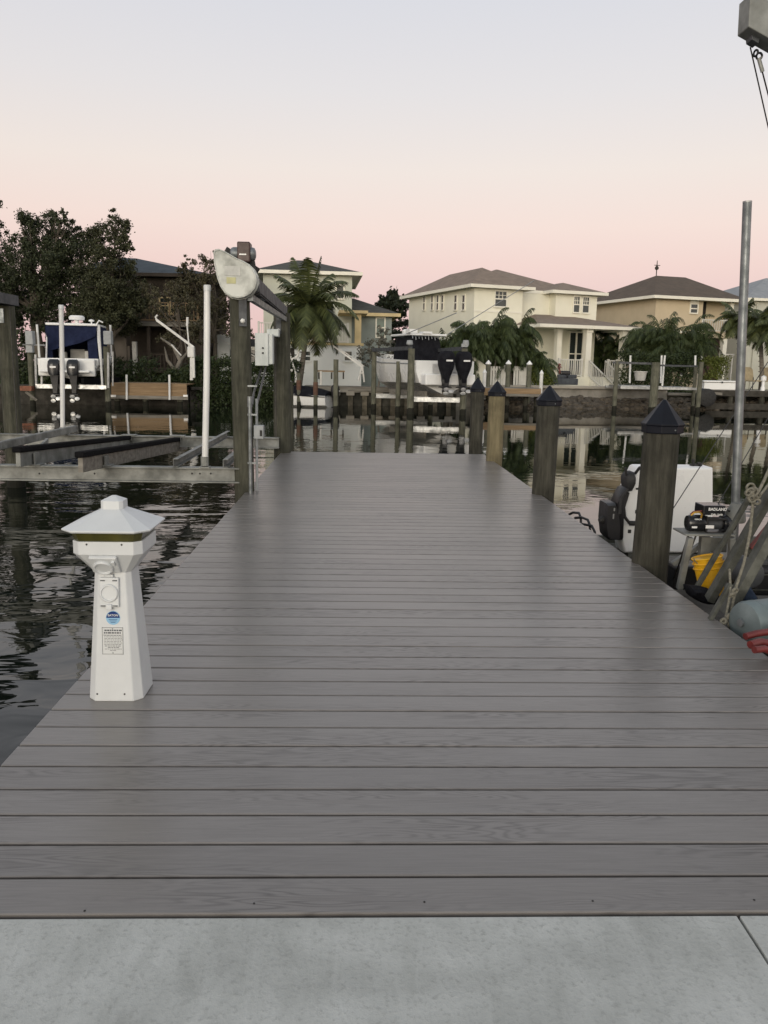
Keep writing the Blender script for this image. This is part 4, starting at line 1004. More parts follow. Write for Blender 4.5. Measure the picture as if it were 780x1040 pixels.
def hedge(name, label, px0, px1, py0, Ya, Yb, depth, n, size, mat_='leaf_hedge', cat='hedge', bottom=LAND, seed=1, bumpy=.15):
    rg = random.Random(seed); x0_, x1_ = XY(px0, Ya), XY(px1, Yb); z1 = (ZY(py0, Ya, px0)+ZY(py0, Yb, px1))/2
    b = MB()
    cs = []
    for i in range(int(n/26)):
        t = rg.random(); x = x0_+(x1_-x0_)*t; y = Ya+(Yb-Ya)*t
        face = rg.random()
        zt = z1 + bumpy*math.sin(x*2.1+seed)+bumpy*.7*math.sin(x*5.3)
        if face < .6: c = (x, y+rg.uniform(0, .12), rg.uniform(bottom, zt))
        elif face < .85: c = (x, y+rg.uniform(0, depth), zt-rg.uniform(0, .1))
        else: c = (x, y+rg.uniform(0, depth), rg.uniform(bottom, zt))
        cs.append(c)
    for c in cs:
        for _ in range(26): leaf(b, Vector(c)+Vector((rg.gauss(0, .13), rg.gauss(0, .10), rg.gauss(0, .11))), size, rg)
    return tag(b.build(name, mat_), label, cat)
hedge('hedge', 'dark clipped hedge along the left bank behind the lift pilings', 186, 302, 370, 35.2, 36.8, 1.2, 15000, .13, seed=2, bottom=-.62)
hedge('hedge', 'dark shrubbery behind the wooden platform on the left bank', -40, 196, 372, 35.9, 36.0, 1.5, 12000, .15, seed=3, bottom=-.3, bumpy=.3)
hedge('hedge', 'low clipped green hedge below the brown roofed house', 632, 706, 362.5, 41.6, 41.9, .8, 9000, .13, seed=4)
hedge('shrub', 'yellow green shrub beside the patio of the cream house', 541, 560, 376, 41, 41, .8, 2200, .12, 'leaf_lime', 'shrub', seed=5, bumpy=.05)
hedge('shrub', 'pale olive shrub right of the white dock box', 718, 738, 367, 42.5, 42.5, .8, 2600, .13, 'leaf_lime', 'shrub', seed=6, bumpy=.1)
hedge('bush', 'dark evergreen bush between the two left trees and the far houses', -60, 124, 300, 46, 46, 2, 14000, .26, 'leaf_oak', 'bush', seed=7, bumpy=.5)
# far tree belt
b = MB(); rg2 = random.Random(77)
for i in range(330):
    x = rg2.uniform(-85, 90); y = rg2.uniform(80, 90); z = rg2.uniform(.5, 3.2)+.8*math.sin(x*.3)
    for _ in range(34): leaf(b, (x+rg2.gauss(0, .8), y+rg2.gauss(0, .6), z+rg2.gauss(0, .6)), .6, rg2)
tag(b.build('tree_belt', 'leaf_oak'), 'low dark belt of distant trees seen in the gaps between houses', 'trees', kind='stuff')

# palms
def frond(mb, base, az, el, ln, droop, rg, nl=26, lw=.05, ll=.55, hang=.55):
    """arching rachis with hanging leaflets"""
    d = Vector((math.cos(az)*math.cos(el), math.sin(az)*math.cos(el), math.sin(el)))
    pts = []; p = Vector(base); K = 9
    for i in range(K+1):
        pts.append(p.copy()); p = p + d*(ln/K)
        d = (d + Vector((0, 0, -droop/K*(1+i*.25)))).normalized()
    mb.tube(pts, [max(.006, .025*(1-i/K)) for i in range(K+1)], 4, caps=False)
    side = Vector((-math.sin(az), math.cos(az), 0))
    for i in range(nl):
        t = .10+.9*i/nl; f = t*K; j = min(K-1, int(f)); q = pts[j].lerp(pts[j+1], f-j); tg = (pts[j+1]-pts[j]).normalized()
        l = ll*(math.sin(PI*min(1, t*.92+.08))**.6+.12)*rg.uniform(.85, 1.1)
        for s in (-1, 1):
            dr = (side*s + tg*.55 + Vector((0, 0, -hang*rg.uniform(.6, 1.3)))).normalized()
            up = tg*lw*.5
            tip = q+dr*l+Vector((0, 0, -l*.25*hang)); mid = q+dr*l*.5
            o = len(mb.v); mb.v += [q-up, q+up, mid+up*1.1, tip, mid-up*1.1]; mb.f += [(o, o+1, o+2, o+4), (o+4, o+2, o+3)]
def palm(name, label, base, top, rtrunk, nf, ln, seed, group=None, els=(-.5, 1.3), lw=.06, ll=.6, droop=1.0, dead=3, az=None, nl=26):
    rg = random.Random(seed); base, top = Vector(base), Vector(top)
    t = thing(name, label, 'palm tree', base, 0, group)
    b = MB(); pts = [base+Vector((0,0,-.1)), base.lerp(top, .3)+Vector((.06, 0, 0)), base.lerp(top, .7)+Vector((.03, 0, 0)), top]
    b.tube(pts, [rtrunk*1.5, rtrunk, rtrunk*.85, rtrunk*.7], 10)
    for i in range(14):
        p = base.lerp(top, (i+.5)/14); b.lathe(p, [(rtrunk*1.04, 0), (rtrunk*1.08, .03), (rtrunk*.9, .05)], 10, caps=False)
    b.build('trunk', 'palm_trunk', t, smooth=60)
    b = MB()
    for i in range(nf):
        a = 2*PI*(i*.381966)+rg.uniform(-.15, .15); e = els[1]-(els[1]-els[0])*(i/nf)**.8
        frond(b, top+Vector((0, 0, .05)), a, e, ln*rg.uniform(.85, 1.08), droop*rg.uniform(.8, 1.2)*(1.1-.72*max(0, e)/els[1]), rg, nl, lw, ll)
    b.build('crown', 'leaf_palm', t)
    if dead:
        b = MB()
        for i in range(dead): frond(b, top-Vector((0, 0, .05)), rg.uniform(0, 6.28), -.9, ln*.7, .6, rg, 14, lw, ll*.7)
        b.build('dead_frond', 'dead_frond', t)
    return t
Yp_ = 37.6
palm('coconut_palm', 'tall coconut palm with arching fronds in front of the pale green house', (XY(302, Yp_), Yp_, LAND), atY(314, 314, Yp_), .12, 36, 2.4, 51, els=(-.75, 1.4), lw=.05, ll=.60, droop=1.15, nl=50)
GP = 'small palms around the brown roofed house'
Yq = 43.5
def clump_palm(name, label, px, Y, ptop, halfw, nf, seed, group=None, mat_='leaf_areca', stems=9, spread=.5, cat='palm clump'):
    rg = random.Random(seed); nf = int(nf*1.5); x = XY(px, Y); zt = ZY(ptop, Y, px); hw = halfw*Y/F; H = zt-LAND
    t = thing(name, label, cat, (x, Y, LAND), 0, group)
    b = MB(); tips = []
    for i in range(stems):
        a = rg.uniform(0, 6.28); s = rg.uniform(.1, 1.0)*hw
        p = Vector((x+s*math.cos(a)*.45, Y+s*math.sin(a)*.35, LAND)); q = Vector((x+s*math.cos(a)*.72, Y+s*math.sin(a)*.6, LAND+H*rg.uniform(.2, .72)*(1-.35*s/hw)))
        b.tube([p, p.lerp(q, .5)+Vector((0, 0, .1)), q], [.06, .05, .035], 6); tips.append(q)
    b.build('trunk', 'palm_trunk', t, smooth=60)
    b = MB()
    for i in range(nf):
        q = rg.choice(tips); a = rg.uniform(0, 6.28)
        if rg.random() < .5: a = math.atan2(q.y-Y, q.x-x)+rg.uniform(-.8, .8)
        ln = min((zt-q.z)*1.25, hw*1.15)*rg.uniform(.7, 1.0)+.5
        frond(b, q, a, rg.uniform(.95, 1.5), ln, rg.uniform(1.5, 2.6), rg, 34, .034, .34, rg.uniform(.9, 1.6))
    b.build('crown', mat_, t)
    return t
GA = 'areca palms between the large boat and the cream house'
for k_, (px, Y, pt, hw, nf, lb) in enumerate(((460, 42.2, 311, 24, 110, 'leftmost dark areca palm clump behind the large boat'), (490, 41.6, 310, 30, 150, 'middle dark areca palm clump below the double hung window of the cream house'),
        (521, 41.8, 316, 27, 130, 'rightmost dark areca palm clump beside the cream house porch'))):
    clump_palm('areca_palm', lb, px, Y, pt, hw, nf, 60+k_, GA, stems=12)
clump_palm('palm_clump', 'bushy dark palm in front of the brown roofed house', 674, 44.5, 303, 34, 190, 71, GP, stems=16, spread=.35)
clump_palm('palm_clump', 'slim upright green palm left of the brown roofed house', 629, 49, 298, 13, 60, 72, GP, stems=7)
clump_palm('palm_clump', 'dark palm behind the porch column of the cream house', 614, 50, 306, 14, 60, 73, GP, stems=7)
palm('palm_tree', 'palm with grey trunk right of the tall metal pole', (XY(775, 41.8), 41.8, LAND), atY(772, 328, 41.8), .11, 26, 1.4, 74, GP, els=(-.5, 1.2), droop=1.5, dead=0, ll=.42, lw=.04, nl=40)
palm('palm_tree', 'palm left of the tall metal pole in front of the beige house', (XY(752, 43), 43, LAND), atY(750, 325, 43), .10, 26, 1.35, 75, GP, els=(-.4, 1.2), droop=1.5, dead=0, ll=.42, lw=.04, nl=40)
palm('palm_tree', 'palm crown cut by the right picture edge', (XY(790, 40.8), 40.8, LAND), atY(789, 336, 40.8), .11, 24, 1.6, 76, GP, els=(-.5, 1.2), droop=1.5, dead=0, ll=.42, lw=.04, nl=40)
# norfolk pine
Yn_ = 58; rg2 = random.Random(5); xn = XY(397, Yn_)
t = thing('norfolk_pine', 'dark layered pine tree in the gap between the pale green and cream houses', 'tree', (xn, Yn_, LAND))
zt = ZY(295, Yn_, 397)
MB().tube([(xn, Yn_, LAND-.1), (xn, Yn_, zt)], [.2, .03], 8).build('trunk', 'bark', t)
b = MB()
for py, hw in ((300, 5), (306, 13), (312, 17), (320, 14), (330, 18), (341, 19), (352, 20)):
    z = ZY(py, Yn_, 397); w_ = hw*Yn_/F
    for i in range(460):
        a = rg2.uniform(0, 6.28); r = w_*rg2.random()**.6; leaf(b, (xn+r*math.cos(a), Yn_+r*math.sin(a), z+.12*r+rg2.gauss(0, .14)), .34, rg2, .3)
b.build('crown', 'leaf_pine', t)
# =================================================================== HOUSES
class House:
    """local frame: u to the right along the front, v away from the canal, z up"""
    def __init__(s, name, label, px, Y, rot):
        s.x, s.Y, s.a = XY(px, Y), Y, rot
        s.root = thing(name, label, 'house', (s.x, Y, LAND), rot)
        s.M = ROOTM[s.root.name]; s.inv = s.M.inverted()
    def u(s, px, v=0.0):
        """local u of the point of the plane v that the pixel column sees"""
        d = ray(px, 372); o = s.inv @ EYE; dd = s.inv.to_3x3() @ d
        t = (v-o.y)/dd.y; return (o+dd*t).x
    def z(s, px, py, v=0.0):
        d = ray(px, py); o = s.inv @ EYE; dd = s.inv.to_3x3() @ d
        t = (v-o.y)/dd.y; return (o+dd*t).z
    def zw(s, px, py, u):    # height on the plane u = const (side wall)
        d = ray(px, py); o = s.inv @ EYE; dd = s.inv.to_3x3() @ d
        t = (u-o.x)/dd.x; return (o+dd*t).z
    def vw(s, px, u):
        d = ray(px, 372); o = s.inv @ EYE; dd = s.inv.to_3x3() @ d
        t = (u-o.x)/dd.x; return (o+dd*t).y
    def part(s, mb, name, mat_, par=None, **k): return mb.build(name, mat_, par or s.root, world=False, **k)
    def wall(s, boxes, mat_, name='wall'):
        b = MB()
        for bx in boxes: b.box(*bx)
        return s.part(b, name, mat_)
    def window(s, u0, u1, z0, z1, v, side=False, frame='cream_trim', pane='glass_dark', bars=True, arch=False):
        b = MB(); f = .05 if side else .075
        def bx(a0, a1, d0, d1, c0, c1):
            if side: b.box(v-d1, v-d0, a0, a1, c0, c1)
            else: b.box(a0, a1, v-d1, v-d0, c0, c1)
        d0, d1 = -.04, .06
        bx(u0-f, u0, d0, d1, z0-f, z1+f); bx(u1, u1+f, d0, d1, z0-f, z1+f); bx(u0, u1, d0, d1, z1, z1+f); bx(u0, u1, d0, d1+.05, z0-f, z0)
        if bars: bx(u0, u1, d0, .035, (z0+z1)/2-.03, (z0+z1)/2+.03)
        if bars == 2:
            for k_ in (1, 2):
                uu_ = u0+(u1-u0)*k_/3; bx(uu_-.015, uu_+.015, d0, .03, (z0+z1)/2+.031, z1-.001)
            bx(u0+.001, u1-.001, d0, .031, z0+(z1-z0)*.75-.012, z0+(z1-z0)*.75+.012)
        w_ = s.part(b, 'window', frame)
        g_ = MB()
        if side: g_.box(v-.012, v+.02, u0+.001, u1-.001, z0+.001, z1-.001)
        else: g_.box(u0+.001, u1-.001, v-.012, v+.02, z0+.001, z1-.001)
        s.part(g_, 'pane', pane, w_)
        return w_
    def hip(s, u0, u1, v0, v1, ze, zr, mat_, over=.45, ridge=None, trim='cream_trim', th=.16):
        a0, a1, b0, b1 = u0-over, u1+over, v0-over, v1+over
        W, D = a1-a0, b1-b0
        if ridge: r0_, r1_ = ridge
        elif W >= D: r0_, r1_ = ((a0+D/2, (b0+b1)/2), (a1-D/2, (b0+b1)/2))
        else: r0_, r1_ = (((a0+a1)/2, b0+W/2), ((a0+a1)/2, b1-W/2))
        b = MB()
        vs = [(a0,b0,ze),(a1,b0,ze),(a1,b1,ze),(a0,b1,ze),(r0_[0],r0_[1],zr),(r1_[0],r1_[1],zr)]
        if r1_[0]-r0_[0] > r1_[1]-r0_[1]: fs = [(0,1,5,4),(1,2,5),(2,3,4,5),(3,0,4),(0,3,2,1)]
        else: fs = [(0,1,4),(1,2,5,4),(2,3,5),(3,0,4,5),(0,3,2,1)]
        b.add(vs, fs); rf = s.part(b, 'roof', mat_)
        b = MB(); e = .03
        b.box(a0-e, a1+e, b0-e, b0+.05, ze-th, ze+.015); b.box(a0-e, a1+e, b1-.05, b1+e, ze-th, ze+.015); b.box(a0-e, a0+.05, b0+.051, b1-.051, ze-th, ze+.015); b.box(a1-.05, a1+e, b0+.051, b1-.051, ze-th, ze+.015)
        b.box(a0+.06, a1-.06, b0+.06, b1-.06, ze-.06, ze-.02)
        s.part(b, 'fascia', trim, rf)
        return rf
    def balusters(s, u0, u1, v, z0, z1, mat_='white_fence', side=False, sp=.13):
        b = MB(); n = max(2, int(abs(u1-u0)/sp))
        def bx(a0, a1, c0, c1, w_=.05):
            if side: b.box(v-w_/2, v+w_/2, a0, a1, c0, c1)
            else: b.box(a0, a1, v-w_/2, v+w_/2, c0, c1)
        bx(u0, u1, z1-.06, z1, .09); bx(u0, u1, z0+.05, z0+.11, .07)
        for i in range(n+1):
            u_ = u0+(u1-u0)*i/n; bx(u_-.02, u_+.02, z0+.111, z1-.061, .04)
        for u_ in (u0, u1): bx(u_-.05, u_+.05, z0, z1+.05, .11)
        return s.part(b, 'railing', mat_)

# ---------------- cream house (centre right)
H = House('cream_house', 'two storey cream house with tan hip roof and columned porch right of centre', 479, 46, R(20))
ze = H.z(479, 289.5)+.02
uF = H.u(533); uW0 = H.u(545, .9); uW1 = H.u(603, .3)
BK = 9.0
H.wall([(0, uF-.35, 0, BK, 0, ze), (uF-.352, uW1, 1.0, BK-.01, 0, ze-.12), (H.u(561, .35), uW1-.01, .35, 1.01, 0, ze-.13)], 'cream_wall')
zr = ze + 2.0
rf = H.hip(0, uF-.3, 0, BK, ze, ze+1.25, 'roof_tan', ridge=((uF*.5, 2.4), (uF*.5, BK-2.4)))
rf2 = H.hip(.3, uW1-.2, 1.3, BK, ze-.02, ze+1.55, 'roof_tan', over=.3)
H.hip(H.u(560, .35), uW1, .35, 4.0, ze-.03, ze+.62, 'roof_tan', over=.42)
# side windows (left wall)
for px, wd in ((429.5, .30), (437.5, .30), (443, .30), (447.8, .30), (461, .34), (469, .34)):
    v = H.vw(px, 0); H.window(v-wd/2, v+wd/2, H.zw(px, 315, 0), H.zw(px, 300.5, 0), 0, side=True, bars=True)
H.window(H.u(500), H.u(511), H.z(505, 311), H.z(505, 296), 0, bars=2)
# garage-like lower wing visible below left
for a0, a1 in ((579, 584.5), (588, 594)):
    H.window(H.u(a0, .35), H.u(a1, .35), H.z(584, 317, .35), H.z(584, 301.5, .35), .35, bars=2)
# string line between floors
b = MB(); zs = H.z(505, 316.5); b.box(-.02, uF-.33, -.03, .0, zs-.05, zs+.05); H.part(b, 'string_course', 'cream_trim')
# porch
pv = -2.6
pu0, pu1 = H.u(545, pv), H.u(641, pv)
pu0 = H.u(533, -1.0)
zpe = H.z(592, 331, pv); fl = .72
H.hip(pu0, pu1, pv, 1.0, zpe, zpe+.75, 'roof_tan', over=.40, ridge=((pu0+1.6, .8), (pu1-2.2, .8)))
H.wall([(pu0-.2, pu1+.3, pv-.3, 1.0, 0, fl)], 'cream_wall', 'porch_floor')
def column(u_, v_, z0, z1, w_=.17):
    b = MB(); b.box(u_-w_, u_+w_, v_-w_, v_+w_, z0, z1); b.box(u_-w_-.05, u_+w_+.05, v_-w_-.05, v_+w_+.05, z0, z0+.25); b.box(u_-w_-.04, u_+w_+.04, v_-w_-.04, v_+w_+.04, z1-.2, z1-.02)
    return H.part(b, 'column', 'cream_trim')
for px in (595, 631.5): column(H.u(px, pv+.1), pv+.1, fl, zpe-.14)
column(H.u(565.5, pv+.9), pv+.9, fl, zpe-.14, .15)
H.wall([(pu0, H.u(583, .34), .20, .345, fl, zpe)], 'cream_wall'); 
H.wall([(H.u(600, .2), pu1-.5, .85, .98, fl, zpe-.1)], 'interior_dark', 'doorway')
H.window(H.u(577, .2), H.u(589.5, .2), fl+.1, H.z(583, 338, .2), .195, bars=True)
b = MB(); u_ = H.u(583.5, .2); b.box(u_-.05, u_+.05, .13, .19, fl+.1, H.z(583, 338, .2)); H.part(b, 'mullion', 'cream_trim')
H.balusters(H.u(568, pv), H.u(591, pv), pv+.05, fl, fl+.95)
H.balusters(H.u(618, pv), H.u(627, pv), pv+.05, fl, fl+.95)
# stairs
b = MB(); us0, us1 = H.u(600, pv-.4), H.u(615, pv-.4)
for i in range(5): b.box(us0, us1, pv-.3-.28*(i+1), pv-.3-.28*i, 0, fl-.14*(i+1))
H.part(b, 'steps', 'cream_trim')
b = MB()
for u_ in (us0-.04, us1+.04):
    b.bar((u_, pv-.3, fl+.9), (u_, pv-1.6, .9), .06, .06); b.bar((u_, pv-.3, fl+.12), (u_, pv-1.6, .15), .05, .05)
    for i in range(10): t = i/9; b.bar((u_, pv-.3-1.3*t, fl+.12-.57*t), (u_, pv-.3-1.3*t, fl+.9-.72*t), .03, .03, (0,1,0))
H.part(b, 'stair_rail', 'white_fence')
cream = H
# patio set & things
sofa = thing('patio_sofa', 'dark low patio sofa on the terrace below the cream house porch', 'sofa', atY(570, 388, 41.8))
b = MB(); b.box(*pb(555, 384, 587, 391, 41.6, .8)); b.build('base', 'sofa_cloth', sofa, bevel=.03)
for px in (556, 566.5, 577): 
    b = MB(); b.box(*pb(px, 380.5, px+9, 384.3, 42.1, .2)); b.build('cushion', 'sofa_cloth', sofa, bevel=.04)
gr = thing('grill', 'black grill standing behind the patio sofa', 'grill', atY(574, 388, 42.6))
b = MB(); b.box(*pb(569, 376.5, 580, 381, 42.6, .5)); b.build('lid', 'black_gloss', gr, bevel=.08, seg=3)
b = MB(); b.box(*pb(570, 381, 579, 390, 42.65, .4)); b.build('cabinet', 'black_plastic', gr)
fl_ = thing('flower_bush', 'pink flowering bush in front of the porch railing', 'bush', atY(560, 388, 42.3))
b = MB(); rg2 = random.Random(8); clumps(b, [((atY(559.5, 373, 42.3).x, 42.3, atY(559.5, 373, 42.3).z), .42), ((atY(561, 379, 42.3).x, 42.3, atY(561, 379, 42.3).z), .3)], 900, .13, rg2, .3); b.build('crown', 'pink_flower', fl_)
b = MB(); b.tube([(atY(560, 388, 42.3).x, 42.3, LAND), (atY(560, 374, 42.3).x, 42.3, ZY(374, 42.3, 560))], .04, 6); b.build('stem', 'bark', fl_)

# ---------------- brown roofed beige house
H = House('beige_house', 'beige two storey house with dark brown hip roof and white balcony at right', 661, 50, R(17))
ze = H.z(661, 300.5)
uE = H.u(741)
uB = H.u(709)
vb = 1.1
H.wall([(0, uB, 0, 8.2, 0, ze-.03), (uB-.01, uE+.2, vb, 8.19, 0, ze-.035)], 'beige_wall')
rf = H.hip(0, uE, 0, 8.2, ze, ze+1.72, 'roof_brown', over=.55, ridge=((2.9, 4.1), (5.2, 4.1)))
b = MB(); vv = (2.9, 4.1, ze+1.72); b.lathe(vv, [(.03, 0), (.03, .35), (.11, .4), (.13, .5), (.05, .62), (.03, .7), (.02, .95)], 10); b.box(2.7, 3.15, 4.09, 4.11, ze+2.35, ze+2.39); H.part(b, 'weathervane', 'wood_dark', rf)
zf = H.z(720, 337, 0)     # balcony floor
b = MB(); b.box(uB-.02, uE+.05, -.05, vb, zf-.35, zf); H.part(b, 'balcony', 'beige_wall')
H.balusters(uB+.05, uE-.05, .05, zf, zf+.75, sp=.16)
for px in (737.5,):
    b = MB(); u_ = uE-.2; b.box(u_-.13, u_+.13, .0, .26, zf, ze-.1); H.part(b, 'column', 'cream_trim')
for px in (712, 735):
    b = MB(); u_ = H.u(px); b.box(u_-.15, u_+.15, .05, .35, 0, zf-.35); b.box(u_-.2, u_+.2, .0, .4, 0, .3); H.part(b, 'column', 'cream_trim')
H.wall([(uB+.05, uE+.1, vb-.03, vb-.001, 0, zf-.35)], 'curtain_red', 'curtain')
H.wall([(uB+.3, uB+.8, vb-.08, vb-.035, 0, 2.1)], 'interior_dark', 'doorway')
H.wall([(uB+.3, uB+1.1, vb-.06, vb-.0, zf, zf+2.0)], 'interior_dark', 'doorway')
# arched window
uw0, uw1 = H.u(696.5), H.u(703); z0, z1 = H.z(700, 317.5), H.z(700, 309)
H.window(uw0, uw1, z0, z1, 0, bars=True)
b = MB(); uc = (uw0+uw1)/2; rr_ = (uw1-uw0)/2+.09
for k_, (ra, d0, d1) in enumerate(((rr_, -.06, .02),)):
    pts = [(uc+ra*math.cos(PI*i/12), z1+.09+ra*math.sin(PI*i/12)) for i in range(13)]
    b.add([(x, d, z) for d in (d0, d1) for x, z in pts], [tuple(range(13)), tuple(range(13, 26))[::-1]]+[(i, (i+1) % 13, 13+(i+1) % 13, 13+i) for i in range(13)])
H.part(b, 'window_arch', 'cream_trim')
b = MB(); zs = H.z(690, 337); b.box(-.03, uB+.0, -.04, -.001, zs-.06, zs+.06); H.part(b, 'string_course', 'cream_trim')
H.window(H.u(690), H.u(694), .9, 2.1, 0)
lp = thing('patio_lamp', 'glowing orange patio lamp under the beige house balcony', 'lamp', atY(711, 368, 48.6))
m, nt, bb = nodes_of('lamp_glow'); bb.inputs['Base Color'].default_value = (.8,.35,.05,1); bb.inputs['Emission Color'].default_value = (1,.45,.06,1); bb.inputs['Emission Strength'].default_value = 1.1
p = atY(711.5, 357, 48.4); b = MB(); b.lathe(p-Vector((0,0,.1)), [(.08, 0), (.22, .03), (.24, .10), (.14, .2), (.03, .24)], 14); b.build('shade', 'lamp_glow', lp, smooth=60)
b = MB(); b.tube([(p.x, p.y, LAND), (p.x, p.y, p.z-.1)], .03, 8); b.build('pole', 'wood_dark', lp)

# ---------------- house at the right picture edge
H = House('pale_house', 'pale house with blue grey roof cut by the right picture edge', 752, 55, R(10))
ze = H.z(757, 303)
H.wall([(0, 12, 0, 9, 0, ze-.02)], 'far_wall'); H.hip(0, 12, 0, 9, ze, ze+1.9, 'roof_pale', over=.4)
H.window(H.u(778), H.u(783), ze-1.9, ze-.7, 0)
b = MB(); u_ = H.u(763); b.tube([(u_, -.06, 0), (u_, -.06, ze-.05)], .05, 8); H.part(b, 'downpipe', 'far_wall')

# ---------------- pale green house (centre left)
H = House('green_house', 'pale green two storey house with dark roof behind the coconut palm', 352, 45, R(3))
ze = H.z(340, 277)
uL = H.u(268); 
H.wall([(uL, .25, 0, 7, 0, ze-.02)], 'green_wall')
H.hip(uL, .25, 0, 7, ze, ze+1.0, 'roof_dark', over=.5, ridge=((uL+1.7, 3.5), (-2.2, 3.5)))
H.window(H.u(341.5), H.u(348), H.z(345, 303), H.z(345, 290), 0, bars=True)
# lower right wing
uR = H.u(397, .5); zl_ = H.z(400, 319, .5)
H.wall([(.24, uR, .5, 6.99, 0, zl_)], 'green_wall_low')
H.hip(.3, uR, .52, 6.9, zl_, zl_+1.0, 'roof_dark', over=.42, trim='yellow_trim', ridge=((.5, 3.4), (uR-2.4, 3.4)))
H.window(H.u(382, .5), H.u(389.5, .5), H.z(386, 342, .5), H.z(386, 323.5, .5), .5, frame='cream_trim', pane='glass_green', bars=True)
# porch with yellow column over white lower wall
v0 = -2.6; zfl = H.z(330, 348, v0)
uP0, uP1 = H.u(262, v0), H.u(367, v0)
H.wall([(uP0, uP1, v0, -.005, 0, zfl-.12)], 'stucco_white', 'lower_wall')
b = MB(); b.box(uP0-.1, uP1+.1, v0-.1, -.006, zfl-.119, zfl); H.part(b, 'balcony_edge', 'yellow_trim')
b = MB(); u_ = H.u(363.5, v0); b.box(u_-.17, u_+.15, v0+.05, v0+.4, zfl, H.z(364, 318.5, v0)); H.part(b, 'column', 'yellow_trim')
b = MB(); b.box(H.u(350, v0)-.3, uP1+.3, v0-.2, -.1, H.z(364, 318.5, v0), H.z(364, 315.5, v0)); H.part(b, 'porch_roof', 'yellow_trim')
H.balusters(uP0+.05, uP1-.7, v0+.08, zfl, zfl+.95, sp=.14)
H.wall([(-3.2, -.8, -.05, -.006, zfl, zfl+2.0)], 'interior_dark', 'doorway')
for a0, a1 in ((308, 315), (350, 357)):
    H.window(H.u(a0, v0), H.u(a1, v0), H.z(a0, 366, v0), H.z(a0, 357, v0), v0, frame='stucco_white', bars=True)
# dim garage opening
H.wall([(H.u(289, v0-.02), H.u(299, v0-.02), v0-.03, v0-.002, 0, zfl-.3)], 'interior_dark', 'doorway')

# ---------------- dark house at left
H = House('dark_house', 'dark brown timber house with blue roof mostly hidden behind the left trees', 88, 44, R(-2))
ze = H.z(180, 279)
uE = H.u(208)
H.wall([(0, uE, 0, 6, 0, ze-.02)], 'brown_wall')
H.hip(0, uE, 0, 6, ze, ze+1.15, 'roof_blue', over=.6, trim='brown_wall', ridge=((uE*.12, 3), (uE*.30, 3.1)))
zf = H.z(180, 327, -1.8)
b = MB(); b.box(uE*.28, uE+.2, -1.8, -.002, zf-.22, zf); H.part(b, 'balcony', 'wood_grey')
H.balusters(uE*.30, uE+.1, -1.75, zf, zf+.95, 'wood_tan', sp=.2)
H.window(H.u(165), H.u(172), H.z(168, 318), H.z(168, 303), 0, frame='yellow_trim'); H.window(H.u(176), H.u(182), H.z(178, 318), H.z(178, 303), 0, frame='yellow_trim')
for px in (152, 178, 205):
    b = MB(); u_ = H.u(px, -1.7); b.box(u_-.08, u_+.08, -1.75, -1.6, 0, zf-.22); H.part(b, 'column', 'brown_wall')
H.balusters(H.u(134, -1.7), H.u(200, -1.7), -1.72, .75, 1.55, 'brown_wall', sp=.18)
b = MB(); b.box(H.u(133, -1.75), H.u(202, -1.75), -1.8, -.003, .6, .76); H.part(b, 'deck_floor', 'brown_wall')
b = MB(); b.box(H.u(119, -1.75), H.u(132, -1.75), -2.2, -1.5, 0, H.z(125, 325, -2.2)); b.box(H.u(122, -1.75), H.u(135, -1.75), -2.15, -1.5, 0, 1.9); H.part(b, 'chimney_wall', 'taupe_wall')
b = MB(); b.box(H.u(135.5, -2.3), H.u(139.5, -2.3), -2.4, -2.2, .55, H.z(137, 347, -2.3)); H.part(b, 'white_post', 'pot')
# ---------------- small white stair house
H = House('white_annex', 'small white annex with outside steps behind the tall white pole', 222, 46, R(0))
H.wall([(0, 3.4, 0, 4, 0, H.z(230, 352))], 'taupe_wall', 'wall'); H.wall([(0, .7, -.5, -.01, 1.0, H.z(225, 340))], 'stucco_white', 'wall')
b = MB(); b.add([(.2, -.8, .1), (2.6, -.8, .1), (2.6, -.8, 1.1), (1.3, -.8, 1.2), (.2, -.8, 1.75), (.2, -.6, .1), (2.6, -.6, .1), (2.6, -.6, 1.1), (1.3, -.6, 1.2), (.2, -.6, 1.75)], [(0,1,2,3,4),(9,8,7,6,5),(0,5,6,1),(1,6,7,2),(2,7,8,3),(3,8,9,4),(4,9,5,0)]); H.part(b, 'stair_wall', 'stucco_white')
b = MB(); b.bar((.2, -.7, 2.4), (2.6, -.7, 1.3), .05, .06); H.part(b, 'hand_rail', 'white_paint')
H.hip(0, 3.4, 0, 4, H.z(230, 352), H.z(230, 352)+.5, 'roof_dark', over=.2)
H.window(1.2, 2.4, 1.2, 1.9, 0, frame='taupe_wall')

# ---------------- fences and gate by the cream house
fn = thing('picket_fence', 'white vinyl fence panels behind the white capped posts', 'fence', atY(520, 390, 41))
for a0, a1, y0 in ((498, 512, 372), (522, 530, 372), (531.5, 535.5, 373)):
    b = MB(); p = atY(a0, y0, 41.2); q = atY(a1, y0, 41.2); n = max(2, int((q.x-p.x)/.12))
    for i in range(n): x = p.x+(q.x-p.x)*i/n; b.box(x, x+.10, 41.2, 41.24, LAND, p.z)
    b.box(p.x-.05, q.x+.05, 41.24, 41.29, p.z-.2, p.z-.1); b.build('panel', 'white_fence', fn)
for px in (497, 512.5, 530.5, 536):
    p = atY(px, 371, 41.2); MB().box(p.x-.06, p.x+.06, 41.16, 41.239, LAND, p.z).build('post', 'white_fence', fn)
b = MB(); f_ = [atY(x, y, 41.0) for x, y in ((473, 392), (474, 362), (481, 362), (496, 373), (496, 392))]
b.loft([[(p.x, p.y+d, p.z) for p in f_] for d in (0, .12)]); tag(b.build('garden_wall', 'cream_wall'), 'pale sloping garden wall right of the large boat', 'wall')
